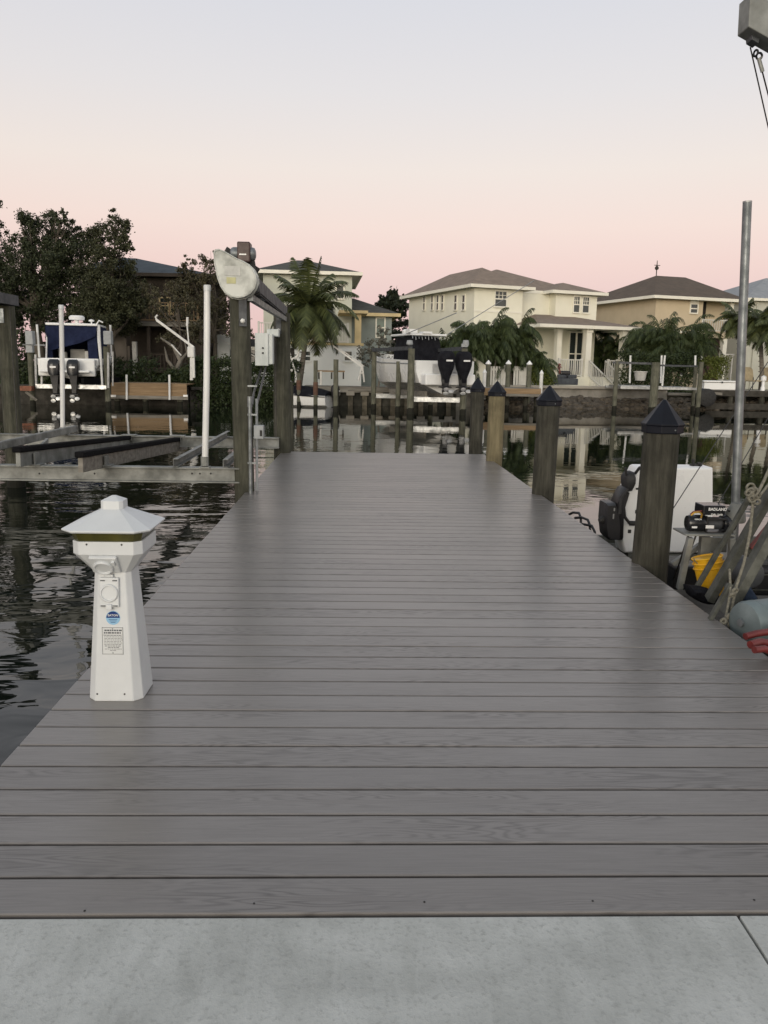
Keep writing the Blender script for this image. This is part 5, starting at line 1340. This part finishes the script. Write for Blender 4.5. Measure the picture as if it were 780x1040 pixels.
b = MB(); f_ = [atY(x, y, 42.2) for x, y in ((529, 388), (531, 367), (541, 365), (560, 367), (566, 369), (566, 388))]
b.loft([[(p.x, p.y+d, p.z) for p in f_] for d in (0, .15)]); tag(b.build('garden_wall', 'cream_wall'), 'low cream garden wall left of the porch of the cream house', 'wall')
# =================================================================== BOATS
def hull_rings(Lh, B, H, n=16, vee=.35, flare=.0, square=.55):
    """stern at y=0, bow at y=Lh; closed ring: starboard sheer, chine, keel, chine, port sheer"""
    rings = []
    for i in range(n+1):
        t = i/n; w_ = B/2*(1 - max(0, (t-square)/(1-square))**2.2*.985); w_ = max(w_, .02)
        zs = H*(1+.28*t**2); zk = H*.0+ (H*1.05)*max(0, (t-.72)/.28)**2
        zc = zk + (H*vee)*(1-.2*t) if t < .99 else zk+.02
        wc = w_*(.88-.35*t**2); y = Lh*t*(1)
        rake = .0
        rings.append([(w_, y+.12*Lh*.3*t**6, zs), (w_*1.0, y, zs-.07*H), (w_*(1-.10*t), y, (zs+zc)/2), (wc, y, zc), (0, y, zk), (-wc, y, zc), (-w_*(1-.10*t), y, (zs+zc)/2), (-w_, y, zs-.07*H), (-w_, y+.12*Lh*.3*t**6, zs)])
    return rings
def hull_mesh(Lh, B, H, gun=.12, sole=.55, **k):
    rings = hull_rings(Lh, B, H, **k); b = MB(); n = len(rings); m = 9
    for r in rings: b.v += [Vector(p) for p in r]
    for i in range(n-1):
        for j in range(m-1): b.f.append((i*m+j, i*m+j+1, (i+1)*m+j+1, (i+1)*m+j))
    b.f.append(tuple(range(m))[::-1]); 
    # gunwale top and inner liner
    inner = []
    for i, r in enumerate(rings):
        w_ = max(r[0][0]-gun, .005); y = min(max(r[0][1], gun), Lh-gun*1.5); z = r[0][2]
        o = len(b.v); b.v += [Vector((w_, y, z+.005)), Vector((w_*.96, y, H*sole)), Vector((-w_*.96, y, H*sole)), Vector((-w_, y, z+.005))]; inner.append(o)
    for i in range(n-1):
        a, c = inner[i], inner[i+1]
        b.f += [(i*m, (i+1)*m, c, a), (a, c, c+1, a+1), (a+1, c+1, c+2, a+2), (a+2, c+2, c+3, a+3), (a+3, c+3, (i+1)*m+8, i*m+8)]
    a = inner[0]; b.f += [(0, a, a+3, 8), (a, a+1, a+2, a+3)]
    return b
def lx(b, root): return b.xf(ROOTM[root.name])
def outboard(par, x, y, z, s, mat_='black_gloss', covered=False, tilt=0.0, wide=1.0):
    T = Matrix.Translation((x, y, z)) @ Matrix.Rotation(tilt, 4, 'X') @ Matrix.Diagonal((wide, 1, 1, 1))
    b = MB(); rg_ = []
    prof = [(-.0, .80, .95), (.12, .96, 1.0), (.38, 1, 1.0), (.56, .92, .9), (.66, .6, .62)] if not covered else [(-.62, .30, .42), (-.35, .52, .62), (-.05, .84, .9), (.15, 1.0, 1.0), (.4, 1.06, 1.05), (.62, .96, .92), (.74, .62, .6)]
    for zz, sx, sy in prof:
        rg_.append([((.20*sx*math.copysign(abs(math.cos(a))**.6, math.cos(a)))*s, (-.20+.30*sy*math.copysign(abs(math.sin(a))**.6, math.sin(a)))*s, zz*s) for a in [2*PI*k/16 for k in range(16)]])
    b.loft(rg_).xf(T); m_ = b.build('outboard_motor', mat_, par, world=False, smooth=55)
    b = MB(); b.loft([[(sx*s*c[0], (-.16+sy*c[1])*s, zz*s) for c in ((1, 1), (1, -1), (-1, -1), (-1, 1))] for zz, sx, sy in ((.02, .13, .2), (-.35, .09, .15), (-.75, .06, .13), (-.80, .13, .22), (-.83, .13, .22), (-.86, .05, .12), (-1.15, .02, .06))])
    b.lathe((0, -.42*s, -.98*s), [(.02*s, 0), (.065*s, .08*s), (.07*s, .35*s), (.02*s, .5*s)], 12, axis=(0, 1, 0)); b.xf(T); b.build('lower_unit', 'black_plastic', m_, world=False, smooth=40)
    b = MB()
    for k in range(3):
        a = 2*PI*k/3; b.lathe((math.cos(a)*.10*s, -.40*s, -.98*s+math.sin(a)*.10*s), [(.075*s, 0), (.08*s, .015*s), (.02*s, .02*s)], 10, axis=(.25*math.sin(a), -1, .2*math.cos(a)))
    b.xf(T); b.build('propeller', 'alu', m_, world=False)
    b = MB(); b.box(-.09*s, .09*s, -.20*s-.33*s, -.20*s-.30*s, .30*s, .37*s); b.xf(T); b.build('decal', 'white_gel', m_, world=False)
    return m_

# ---- boat with navy canvas on the left lift
YB1 = 33.2
bz = ZY(384.5, YB1, 70); bxc = (XY(40, YB1)+XY(104, YB1))/2; bw = (XY(103, YB1)-XY(40, YB1))
boat = thing('motor_boat', 'white motor boat with navy blue canvas and twin black outboards on the left lift', 'boat', (bxc-.1, YB1, bz), R(9))
bw *= .95
ZT = ZY(364, YB1, 70)-bz
hull_mesh(7.2, bw, ZT*1.0, vee=.42).build('hull', 'white_gel', boat, world=False, smooth=35)
b = MB(); b.box(-bw/2-.012, -bw/2+.02, .3, 3.9, ZT*.62, ZT*.67); b.box(bw/2-.02, bw/2+.012, .3, 3.9, ZT*.62, ZT*.67); b.box(-bw*.46, bw*.46, -.012, .01, ZT*.34, ZT*.40); b.build('hull_stripe', 'black_plastic', boat, world=False)
b = MB(); b.box(-bw*.46, bw*.46, -.30, -.0, ZT*.12, ZT*.97); b.box(-bw*.40, bw*.40, -.75, -.36, ZT*.30, ZT*.42); b.build('transom', 'white_gel', boat, world=False, bevel=.06, seg=3)
for x in (-.40, .30): outboard(boat, x, -.42, ZT*1.02-.66, .92, wide=1.3)
topz = ZY(328.5, YB1, 80)-bz
b = MB(); b.box(-.95, 1.05, .9, 3.4, topz-.05, topz+.05); tt = b.build('hardtop', 'white_gel', boat, world=False, bevel=.03, seg=3)
b = MB()
for s in (-1, 1):
    b.tube([(s*1.05+.05, .95, ZT*.8), (s*.95+.05, 1.1, topz-.05)], .035, 8); b.tube([(s*.95+.05, 3.0, ZT*.9), (s*.85+.05, 2.8, topz-.05)], .03, 8)
b.build('top_frame', 'white_gel', boat, world=False)
b = MB(); b.add([(-.93, 1.0, topz-.05), (1.03, 1.0, topz-.05), (.95, .92, topz-.45), (0.4, .85, topz-.72), (-.6, .85, topz-1.0), (-.9, .95, topz-1.05)], [(0,1,2,3,4,5)])
b.box(-.95, -.75, 1.02, 1.08, ZT*.9, topz-.05); b.box(.62, 1.0, 1.02, 1.08, ZT*.9, topz-.05); b.box(-1.0, 1.08, 3.0, 3.05, ZT*.9, topz-.06); b.box(-1.0, -.97, 1.1, 3.0, ZT, topz-.06); b.box(1.08, 1.11, 1.1, 3.0, ZT, topz-.06)
b.build('canvas', 'navy_canvas', boat, world=False)
b = MB(); b.box(-.25, .35, 2.0, 2.7, ZT*.6, ZT*1.5); b.box(-.55, -.3, 1.2, 1.7, ZT*.6, ZT*1.35); b.box(.45, .75, 1.2, 1.7, ZT*.6, ZT*1.4); b.build('helm_seat', 'pot', boat, world=False, bevel=.05)
p0 = .2
b = MB(); b.lathe((0.15, 1.6, topz+.05), [(.08, 0), (.08, .15), (.30, .16), (.32, .26), (.25, .33), (.05, .34)], 18); b.build('radar_dome', 'white_gel', tt, world=False, smooth=40)
b = MB(); b.lathe((.72, 1.6, topz+.05), [(.03, 0), (.03, .1), (.11, .11), (.11, .17), (.02, .2)], 12); b.tube([(.95, 1.4, topz+.05), (1.05, 1.4, topz+.2), (1.2, 1.4, topz+.12)], .03, 6); b.build('antenna', 'white_gel', tt, world=False)
b = MB(); b.tube([(-bw*.46, 4.2, ZT*1.1), (-bw*.40, 5.3, ZT*1.5), (-.3, 6.9, ZT*1.65)], .02, 6); b.tube([(-bw*.42, 4.2, ZT*1.0), (-bw*.36, 5.2, ZT*1.48)], .02, 6); b.build('bow_rail', 'alu', boat, world=False)

l1 = thing('boat_lift', 'aluminium boat lift holding the motor boat with the navy canvas', 'boat lift', (XY(33, 33), 33, 0))
Yl = 33.0
b = MB(); za = ZY(392.5, Yl, 70); b.ibeam((XY(38, Yl), Yl-.2, za), (XY(109, Yl), Yl-.2, za), .15, .16, .02); b.build('cradle_beam', 'alu', l1); b = MB(); b.ibeam((XY(36, Yl), Yl+3.4, za), (XY(115, Yl), Yl+3.6, za), .15, .16, .02); b.build('cradle_beam', 'alu', l1)
b = MB(); b.bar((bxc-.55, Yl-.3, za+.22), (bxc+.2, Yl+4, za+.22), .1, .25); b.bar((bxc+.6, Yl-.3, za+.22), (bxc+1.3, Yl+4, za+.22), .1, .25); b.build('bunk', 'black_carpet', l1)
for (x0, y0), (x1, y1), yy in (((40, 363), (37.5, 329.5), Yl), ((52, 360), (49, 330), Yl+2.4), ((104, 392), (100.5, 330), Yl-.05), ((113, 362), (112, 330), Yl+2.6), ((42.5, 392), (42.5, 380), Yl)):
    MB().tube([atY(x0, y0, yy), atY(x1, y1, yy)], .045, 8).build('guide_pole', 'pvc', l1)
for px in (29.5, 109):
    b = MB(); b.box(*pb(px-4.5, 336, px+4, 350, Yl-.3, .3)); b.build('motor_box', 'box_grey', l1, bevel=.02)
b = MB(); b.box(*pb(26, 350.5, 33, 358, Yl-.15, .2)); b.build('switch_box', 'box_grey', l1)
b = MB(); b.bar(atY(23, 350, Yl), atY(46, 350.5, Yl+.5), .04, .05); b.build('arm', 'alu', l1)
b = MB(); b.tube([atY(36, 360, Yl-.1), atY(37, 393, Yl-.1)], .05, 8); b.tube([atY(110, 358, Yl-.15), atY(110, 394, Yl-.15)], .05, 8); b.tube([atY(114.5, 357, Yl), atY(114.5, 392, Yl)], .035, 8); b.build('upright', 'alu', l1)
G1 = 'pilings of the left far boat lift'
for px, pt, yy, lb in ((33, 351, 33.1, 'left piling of the lift holding the navy canvas boat'), (109.5, 352, 33.1, 'right piling of the lift holding the navy canvas boat')):
    plain_piling(px, yy, pt, 5.5, 'piling_far', lb, int(px), group=G1, n=14)
ra = thing('orange_bracket', 'faded orange beam end with pale strut beside the left lift piling', 'bracket', atY(26, 394, 32.6))
b = MB(); b.box(*pb(20, 392, 32, 397, 32.4, .3)); b.build('beam', 'orange_brick', ra)
b = MB(); b.bar(atY(26, 398, 32.5), atY(37, 406.5, 32.7), .08, .09); b.build('strut', 'wood_grey', ra)

# ---- wooden platform with white poles, davit
Yd = 33.9
pf = thing('wood_platform', 'tan wooden jet ski platform with two short white poles on the left bank', 'platform', atY(150, 404, Yd))
p = atY(113, 392, Yd+.0); q = atY(190, 406, Yd); x0_, x1_ = p.x, q.x
b = MB(); b.box(x0_, x1_, Yd-.03, Yd+.02, q.z+.14, p.z+.13); b.build('front_boards', 'wood_tan', pf)
b = MB(); b.box(x0_-.05, x1_+.05, Yd-.1, Yd-.031, q.z, q.z+.139); b.build('lower_rail', 'wood_grey', pf)
b = MB(); b.box(x0_, x1_, Yd+.021, Yd+1.9, p.z+.08, p.z+.131); b.build('decking', 'wood_tan', pf)
for px in (128.5, 172):
    b = MB(); b.tube([atY(px+.3, 406, Yd-.14), atY(px, 380.5, Yd-.14)], .045, 10); b.build('pole', 'pvc', pf, smooth=50)
b = MB(); b.box(*pb(112, 401, 117.5, 403.3, Yd-.16, .05)); b.box(*pb(186, 401, 190.5, 403, Yd-.16, .05)); b.build('corner_plate', 'white_gel', pf)
for px in (118, 147, 182):
    b = MB(); b.tube([(XY(px, Yd+.3), Yd+.3, -2), (XY(px, Yd+.3), Yd+.3, q.z)], .12, 10); b.build('post', 'piling_far', pf)
for px in (130, 172.5):
    b = MB(); b.tube([(XY(px, Yd+1.6), Yd+1.6, -2), (XY(px, Yd+1.6), Yd+1.6, q.z)], .10, 10); b.build('post', 'piling_far', pf)
dv_ = thing('davit', 'white davit crane with long raised arm beside the wooden platform', 'davit', atY(195, 386, 35))
b = MB(); b.tube([atY(194.5, 386, 35), atY(194.5, 360, 35)], .07, 10); b.build('pedestal', 'white_paint', dv_)
b = MB(); b.bar(atY(159, 325, 35), atY(197, 353, 35), .07, .10); b.build('arm', 'white_paint', dv_, bevel=.01)
b = MB(); b.box(*pb(190, 352, 197, 363, 34.9, .3)); b.box(*pb(194, 363, 198, 384, 34.95, .12)); b.build('winch_head', 'white_paint', dv_, bevel=.03)
b = MB(); b.tube([atY(159, 325, 35), atY(158, 322, 35), atY(160, 320, 35)], .04, 6); b.tube([atY(174, 350, 35.1), atY(184, 361, 35.1)], .03, 6); b.tube([atY(190, 330, 35.1), atY(192, 352, 35)], .03, 6); b.tube([atY(190.5, 322, 35.1), atY(190, 331, 35.1)], .05, 6); b.build('handle', 'white_paint', dv_)

# ---- skiff with black cover
Ys = 36.2
sk = thing('skiff', 'small white skiff under a black cover moored by the ribbed seawall', 'boat', (XY(336, Ys), Ys-.4, WATER-.12), R(72))
hull_mesh(2.7, 1.35, .62, sole=.6).build('hull', 'white_gel', sk, world=False, smooth=35)
b = MB(); rgs = []
for i in range(9):
    t = i/8; w_ = .70*(1-max(0, t-.5)**2*3.2); w_ = max(.05, w_); y = 2.62*t; h = .62*(1+.28*t*t)+.02; hh = .34*math.sin(PI*min(1, .15+t*.8))
    rgs.append([(w_*1.03, y, h-.08), (w_*.7, y, h+hh*.7), (0, y, h+hh), (-w_*.7, y, h+hh*.7), (-w_*1.03, y, h-.08)])
b.loft(rgs); b.build('cover', 'black_canvas', sk, world=False, smooth=60)
outboard(sk, 0, -.1, .62, .62, 'black_plastic', True)

# ---- large white centre console boat
YB2 = 31.8
sx_ = (XY(428, YB2)+XY(474, YB2))/2
bz2 = ZY(401.5, YB2, 450)
big = thing('centre_console_boat', 'large white centre console boat with black tower canvas and covered twin outboards', 'boat', (sx_+.05, YB2, bz2), R(20))
BW = 2.45; H2 = ZY(366.5, YB2, 450)-bz2
hull_mesh(7.3, BW, H2*1.0, vee=.36, square=.42).build('hull', 'white_gel', big, world=False, smooth=35)
b = MB(); b.box(-BW*.43, BW*.43, -.5, -.0, H2*.30, H2*.62); b.build('swim_platform', 'white_gel', big, world=False, bevel=.05, seg=3)
b = MB()
for s in (-1, 1):
    b.tube([(s*(BW/2+.0), .1, H2*.9), (s*(BW/2+.0), 3.6, H2*.93), (s*(BW/2-.08), 5, H2*.99)], .03, 6)
b.build('rub_rail', 'box_grey', big, world=False)
tz = ZY(338.5, YB2, 440)-bz2; ty0, ty1 = 1.9, 4.3
b = MB(); b.box(-.80, .80, ty0-.3, ty1-.6, tz-.04, tz+.04); ht = b.build('hardtop', 'white_gel', big, world=False, bevel=.03)
b = MB(); b.loft([[(sx*w_, sy, z_) for sx, sy in ((1, ty0+e), (1, ty1-.8-e), (-1, ty1-.8-e), (-1, ty0+e))] for w_, e, z_ in ((.74, -.05, H2*.80), (.72, 0, H2*1.3), (.64, .08, tz-.09), (.62, .1, tz-.07))]); b.build('tower_canvas', 'black_canvas', big, world=False, smooth=25, bevel=.08, seg=3)
b = MB()
for i in range(11): x = -.7+1.4*i/10; b.tube([(x, ty0-.25, tz-.04), (x, ty0-.3, tz-.16-.05*(i % 2))], .014, 5)
b.build('rod_holder', 'alu', ht, world=False)
b = MB(); b.lathe((-.6, 2.4, tz+.04), [(.2, 0), (.22, .1), (.15, .17), (.02, .2)], 14); b.box(-.85, -.5, 1.6, 2.0, tz+.04, tz+.2); b.box(-.3, .1, 1.5, 1.9, tz+.04, tz+.12); b.build('radar_dome', 'white_gel', ht, world=False)
b = MB(); b.tube([(1.0, 2.0, tz+.05), (3.5, -.4, tz+2.1)], .016, 6); b.tube([(-1.0, 1.6, tz+.0), (-.2, -1.2, tz+.7)], .016, 6); b.build('outrigger', 'alu', ht, world=False)
ztop = ZY(357, YB2, 455)-bz2
for x in (-.36, .36): outboard(big, x, -.62, ztop-.74*.86, .86, 'black_canvas', True, wide=1.7)
b = MB(); b.lathe((0, 5.2, H2*.8), [(.7, 0), (.6, .12), (.5, .14)], 4, rot=PI/4); b.build('bow_seat', 'white_gel', big, world=False)
b = MB(); b.box(-.6, .6, .0, .5, H2*.55, H2*.95); b.build('stern_bench', 'white_gel', big, world=False, bevel=.05)

l2 = thing('boat_lift', 'timber piled boat lift holding the large centre console boat', 'boat lift', (sx_, 31.8, 0))
GP2 = 'pilings of the centre boat lift'
cl = [(379.5, 34.6, 356, 5, 'thin piling at the far left corner of the large boat lift'), (417, 31.6, 354, 7, 'thick piling at the near left corner of the large boat lift'), (470.5, 31.4, 354, 6.5, 'piling right of the covered outboards of the large boat'), (437.5, 34.8, 357, 5, 'far right piling hidden behind the covered outboards')]
for px, yy, pt, w_, lb in cl: plain_piling(px, yy, pt, w_, 'piling_far', lb, int(px)+2, group=GP2, n=14)
b = MB(); b.bar(atY(379.5, 355.5, 34.6), atY(417, 353.5, 31.6), .16, .14); b.build('lift_beam', 'steel_dull', l2)
b = MB(); b.bar(atY(437, 356.5, 34.8), atY(472, 353.8, 31.4), .16, .14); b.build('lift_beam', 'steel_dull', l2)
b = MB(); b.lathe(atY(416, 350.5, 31.5), [(.1, 0), (.13, .05), (.10, .18)], 10); b.lathe(atY(473, 350.5, 31.3), [(.1, -.05), (.13, .05), (.10, .18)], 10); b.box(*pb(469, 349, 475, 352.5, 31.2, .2)); b.build('drive_motor', 'box_grey', l2, smooth=40)
b = MB(); zc_ = bz2-.16
p1 = Vector((XY(417, 31.6)+.05, 31.7, zc_)); p2 = Vector((XY(470, 31.4)-.05, 31.5, zc_)); b.ibeam(p1, p2, .15, .18, .02); b.build('cradle_beam', 'alu', l2); b = MB(); p3 = Vector((XY(379.5, 34.6), 34.6, zc_)); p4 = Vector((XY(437, 34.8), 34.8, zc_)); b.ibeam(p3, p4, .15, .18, .02); b.build('cradle_beam', 'alu', l2)
b = MB()
for f in (.3, .7): b.bar(p1.lerp(p2, f)+Vector((0, 0, .2)), p3.lerp(p4, f)+Vector((0, 0, .2)), .1, .22)
b.build('bunk', 'wood_grey', l2)
b = MB()
for p_, pxy in ((p1, (417, 31.6)), (p2, (470, 31.4))): b.tube([p_, (p_.x, p_.y, ZY(357, 31.5, 440))], .012, 5)
b.build('lift_cable', 'cable', l2)
# free-standing pilings
G3 = 'free standing mooring pilings in the canal'
for px, yy, pt, w_, m_, lb in ((320.5, 33.2, 366, 4.2, 'piling_far', 'rust banded thin mooring piling in front of the black covered skiff'), (341, 32.4, 365, 5, 'piling_far', 'pale green mooring piling right of the black covered skiff'), (404.3, 33, 367, 5, 'piling_far', 'short green piling between the two left pilings of the large boat lift'), (303.5, 35.6, 379, 4, 'piling_far', 'rusty short piling by the foot of the coconut palm')):
    plain_piling(px, yy, pt, w_, m_, lb, int(px), group=G3, n=14)
# rust bands on two of them
for px, yy, y0, y1 in ((320.5, 33.2, 388, 401), (303.5, 35.6, 386, 396)):
    b = MB(); x = XY(px, yy, 400); b.tube([(x, yy, ZY(y1, yy, px)), (x, yy, ZY(y0, yy, px))], 4.8*yy/F/2, 12, caps=False)
    o = [o for o in bpy.data.objects if o.name.startswith('piling') and abs(o.location.x-x) < .3 and abs(o.location.y-yy) < .01][0]
    ROOTM[o.name] = Matrix.Translation(o.location); b.build('rust_band', 'rust', o, smooth=40)

# white davits by the green house
dv2 = thing('davit', 'white ladder-like boat davit with sloping arm left of the frangipani', 'davit', atY(368, 390, 37.9))
b = MB(); b.bar(atY(338, 351, 37.9), atY(368, 373, 37.9), .05, .07); b.bar(atY(345, 354, 38.1), atY(370, 372, 38.1), .03, .04); b.build('arm', 'white_paint', dv2)
b = MB()
for a_, c_ in (((368, 371), (364, 387)), ((368, 371), (370, 388)), ((366, 379), (369.5, 379))): b.tube([atY(*a_, 37.9), atY(*c_, 37.9)], .04, 8)
b.build('stand', 'white_paint', dv2)
dv3 = thing('davit', 'white bent tube davit behind the far lift piling', 'davit', atY(298, 388, 36.8))
for pts in ([(293, 354), (296, 366), (300, 378), (301, 388)], [(298, 364), (302, 362), (304, 356)], [(296, 376), (293, 383), (296, 388)], [(296, 366), (292, 372), (291, 380)]):
    b = MB(); b.tube([atY(x, y, 36.8) for x, y in pts], .045, 8); b.lathe(atY(pts[0][0], pts[0][1], 36.8), [(.07, -.05), (.07, .05)], 8); b.build('arm', 'white_paint', dv3, smooth=60)
bn = thing('bench', 'weathered wooden bench on the dock below the pale green house', 'bench', atY(335, 389, 38.2))
b = MB(); b.box(*pb(322, 376, 350, 378, 38.1, .5)); b.build('seat', 'wood_tan', bn)
for px in (323, 336, 348): b = MB(); b.box(*pb(px, 378.1, px+1.3, 385, 38.15, .4)); b.build('leg', 'wood_dark', bn)
b = MB(); b.tube([atY(326, 377, 37.8), atY(326, 391, 37.8)], .06, 8); tag(b.build('post', 'white_paint'), 'short white post by the wooden bench', 'post')
td = thing('dock', 'low timber dock deck along the ribbed seawall below the pale green house', 'dock', atY(345, 393, 37.4))
b = MB(); b.box(XY(308, 37.6), XY(420, 37.6), 37.55, 39.2, LAND+.10, LAND+.18); b.build('decking', 'wood_grey', td)
b = MB(); b.box(XY(308, 37.6), XY(420, 37.6), 37.5, 37.549, LAND-.02, LAND+.17); b.build('fascia', 'wood_grey', td)

# ---- capped posts and dock in front of the cream house
G4 = 'white capped posts of the far dock'
for px, pt, pb_, yy, w_, m_, lb in ((495.6, 366.5, 420, 38.2, 5, 'piling_far', 'leftmost tall post with white cap on the far dock'), (516, 366.5, 420, 38.2, 5, 'piling_far', 'middle tall post with white cap on the far dock'),
        (537.2, 367, 420, 38.0, 5, 'piling_far', 'rightmost tall green post with white cap on the far dock'), (492.2, 375.5, 420, 37.8, 3.6, 'white_paint', 'short white capped post beside the leftmost tall one'), (550, 376.5, 420, 38.0, 3.6, 'white_paint', 'white capped post standing alone right of the far dock')):
    x = XY(px, yy); zt = ZY(pt+3, yy, px); t = thing('dock_post', lb, 'post', (x, yy, LAND), 0, G4); r = w_*yy/F/2
    b = MB(); b.lathe((x, yy, -2), [(r, 0), (r, 2+zt)], 12); b.build('post', m_, t, smooth=40)
    b = MB(); b.lathe((x, yy, zt), [(r*1.1, -.02), (r*1.2, 0), (r*1.15, .03), (.02, .16), (.005, .17)], 10); b.build('post_cap', 'white_gel', t)
fd = thing('dock', 'low brown timber dock crossing behind the capped near pilings', 'dock', atY(515, 400, 37.6))
b = MB(); z_ = ZY(393.5, 37.6, 520); b.box(XY(478, 37.6), XY(545, 37.6), 36.6, 38.4, z_-.06, z_); b.build('decking', 'wood_grey', fd)
b = MB(); b.box(XY(478, 37.6), XY(545, 37.6), 36.5, 36.59, z_-.34, z_-.02); b.build('fascia', 'wood_tan', fd)
z2_ = ZY(400, 36.4, 520); b = MB(); b.box(XY(498, 36.4), XY(552, 36.4), 36.1, 36.45, z2_-.10, z2_); b.build('lower_step', 'wood_grey', fd)
for px in (500, 516, 535, 546): b = MB(); b.tube([(XY(px, 36.7), 36.7, -2), (XY(px, 36.7), 36.7, z_-.1)], .11, 10); b.build('post', 'piling_dark', fd)

# ---- right lift
l3 = thing('boat_lift', 'empty flat aluminium boat lift with thin white poles in front of the cream house porch', 'boat lift', atY(665, 394, 38))
G5 = 'pilings of the right far boat lift'
for px, yy, pt, w_, lb in ((624.6, 36.5, 366.5, 4.5, 'slim piling below the cream porch, left corner of the right lift'), (664, 36.0, 368, 8.5, 'thick dark piling in the middle of the right lift'), (704.5, 37.6, 372, 3.6, 'left of the two piling pair near the white dock box'), (709.8, 36.6, 367.5, 4.6, 'right of the two piling pair near the white dock box')):
    plain_piling(px, yy, pt, w_, 'piling_far', lb, int(px), group=G5, n=14)
b = MB(); b.bar(atY(622, 368, 36.5), atY(666, 369.5, 36.2), .09, .09); b.bar(atY(664, 371, 36.2), atY(708, 372, 36.8), .08, .08); b.build('lift_beam', 'steel_dull', l3)
b = MB(); p = atY(629, 391.5, 37.2); q = atY(706, 396, 37.2); b.box(p.x, q.x, 37.0, 37.2, q.z, q.z+.1); b.box(p.x, q.x-.6, 39.2, 39.35, q.z, q.z+.1); b.box(p.x+.1, p.x+2.0, 37.25, 39.1, q.z+.08, q.z+.14); b.box(p.x+2.2, q.x-.1, 37.25, 39.1, q.z+.06, q.z+.11); b.build('platform', 'alu', l3)
for (x0, y0), (x1, y1), yy in (((639.5, 389), (640.3, 361), 37.6), ((671, 389), (672, 361), 38.4), ((672.5, 392), (675.3, 361), 37.2), ((706, 372), (706.3, 361), 37.5)):
    MB().tube([atY(x0, y0, yy), atY(x1, y1, yy)], .045, 8).build('guide_pole', 'pvc', l3)
t = thing('planter', 'white round planter tub behind the thin white lift poles', 'planter', atY(650, 387, 41))
b = MB(); p = atY(650, 386.5, 41); b.lathe(p, [(.24, 0), (.31, .40), (.34, .41), (.34, .46), (.30, .46)], 16); b.build('tub', 'pot', t, smooth=40)
t = thing('dock_box', 'long white dock storage box on the right far dock', 'storage box', atY(731, 395, 40.0))
b = MB(); b.box(*pb(715.5, 388.5, 747, 396, 40, .7)); b.build('body', 'white_gel', t, bevel=.02)
b = MB(); b.box(*pb(714.8, 386.3, 747.6, 388.6, 39.96, .78)); b.build('lid', 'white_gel', t, bevel=.03)
b = MB(); b.box(*pb(733, 387.5, 734.5, 389.2, 39.94, .03)); b.build('latch', 'rubber', t)
t = thing('dock', 'dark timber dock carrying the white storage box at right', 'dock', atY(740, 400, 39.5))
b = MB(); z_ = ZY(396, 39.6, 740); b.box(XY(708, 39.6), XY(850, 39.6), 38.9, 41.0, z_-.08, z_); b.build('decking', 'wood_grey', t)
b = MB(); b.box(XY(708, 39.6), XY(850, 39.6), 38.8, 38.89, z_-.28, z_-.01); b.box(XY(712, 39.6), XY(850, 39.6), 38.75, 38.79, z_-.9, z_-.62); b.build('fascia', 'wood_dark', t)
for px in (712, 726, 744, 757, 776): b = MB(); b.tube([(XY(px, 39), 39, -2), (XY(px, 39), 39, z_-.1)], .13, 10); b.build('post', 'piling_dark', t)
t = thing('pontoon', 'dark round black float under the right far dock', 'float', atY(719, 405, 38.4))
b = MB(); b.lathe(atY(719, 404, 38.2), [(.3, 0), (.42, .05), (.42, .9)], 18, axis=(0, 1, 0)); b.build('drum', 'rubber', t, smooth=40)
b = MB(); b.bar(atY(705, 397.5, 38.3), atY(733, 400, 38.6), .1, .12); b.build('strap', 'wood_grey', t)
t = thing('water_pedestal', 'white dock power post at the right picture edge', 'power post', atY(774, 400, 39.2))
b = MB(); p = atY(774, 401, 39.2); b.lathe(p, [(.10, 0), (.10, .35), (.07, .4), (.07, .65), (.13, .68), (.13, .85), (.03, .92)], 12); b.build('body', 'white_gel', t, smooth=35)
for k_, (px, py, yy) in enumerate(((766, 374, 41.6), (778, 375, 41.9))):
    t = thing('patio_chair', ['tan cloth patio chair left of its twin at the right picture edge', 'tan cloth patio chair cut by the right picture edge'][k_], 'chair', (XY(px, yy), yy, z_), R(20-50*k_), 'tan patio chairs')
    b = MB(); b.box(-.28, .28, -.25, .3, .4, .47); b.build('seat', 'tan_cloth', t, world=False, bevel=.02)
    b = MB(); b.loft([[(-.28, .25+d, .45), (.28, .25+d, .45), (.30, .42+d, 1.0), (.18, .47+d, 1.12), (-.18, .47+d, 1.12), (-.30, .42+d, 1.0)] for d in (0, .05)]); b.build('backrest', 'tan_cloth', t, world=False)
    for sx in (-1, 1):
        for sy in (-1, 1): b = MB(); b.tube([(sx*.26, .03+sy*.25, 0), (sx*.26, .03+sy*.25, .62 if sy < 0 else .45)], .02, 6); b.build('leg', 'wood_dark', t, world=False)
# pale far post in the right garden
hd = thing('garden_table', 'small pale garden table with white legs beyond the right hedge', 'table', atY(738, 372, 44.5))
b = MB(); p = atY(739, 359.5, 44.5); b.box(p.x-.3, p.x+.3, 44.3, 44.8, p.z-.06, p.z); b.build('top', 'white_paint', hd)
for sx in (-.24, .24): b = MB(); b.box(p.x+sx-.03, p.x+sx+.03, 44.4, 44.46, LAND, p.z-.06); b.build('leg', 'white_paint', hd)
bpy.context.view_layer.update()
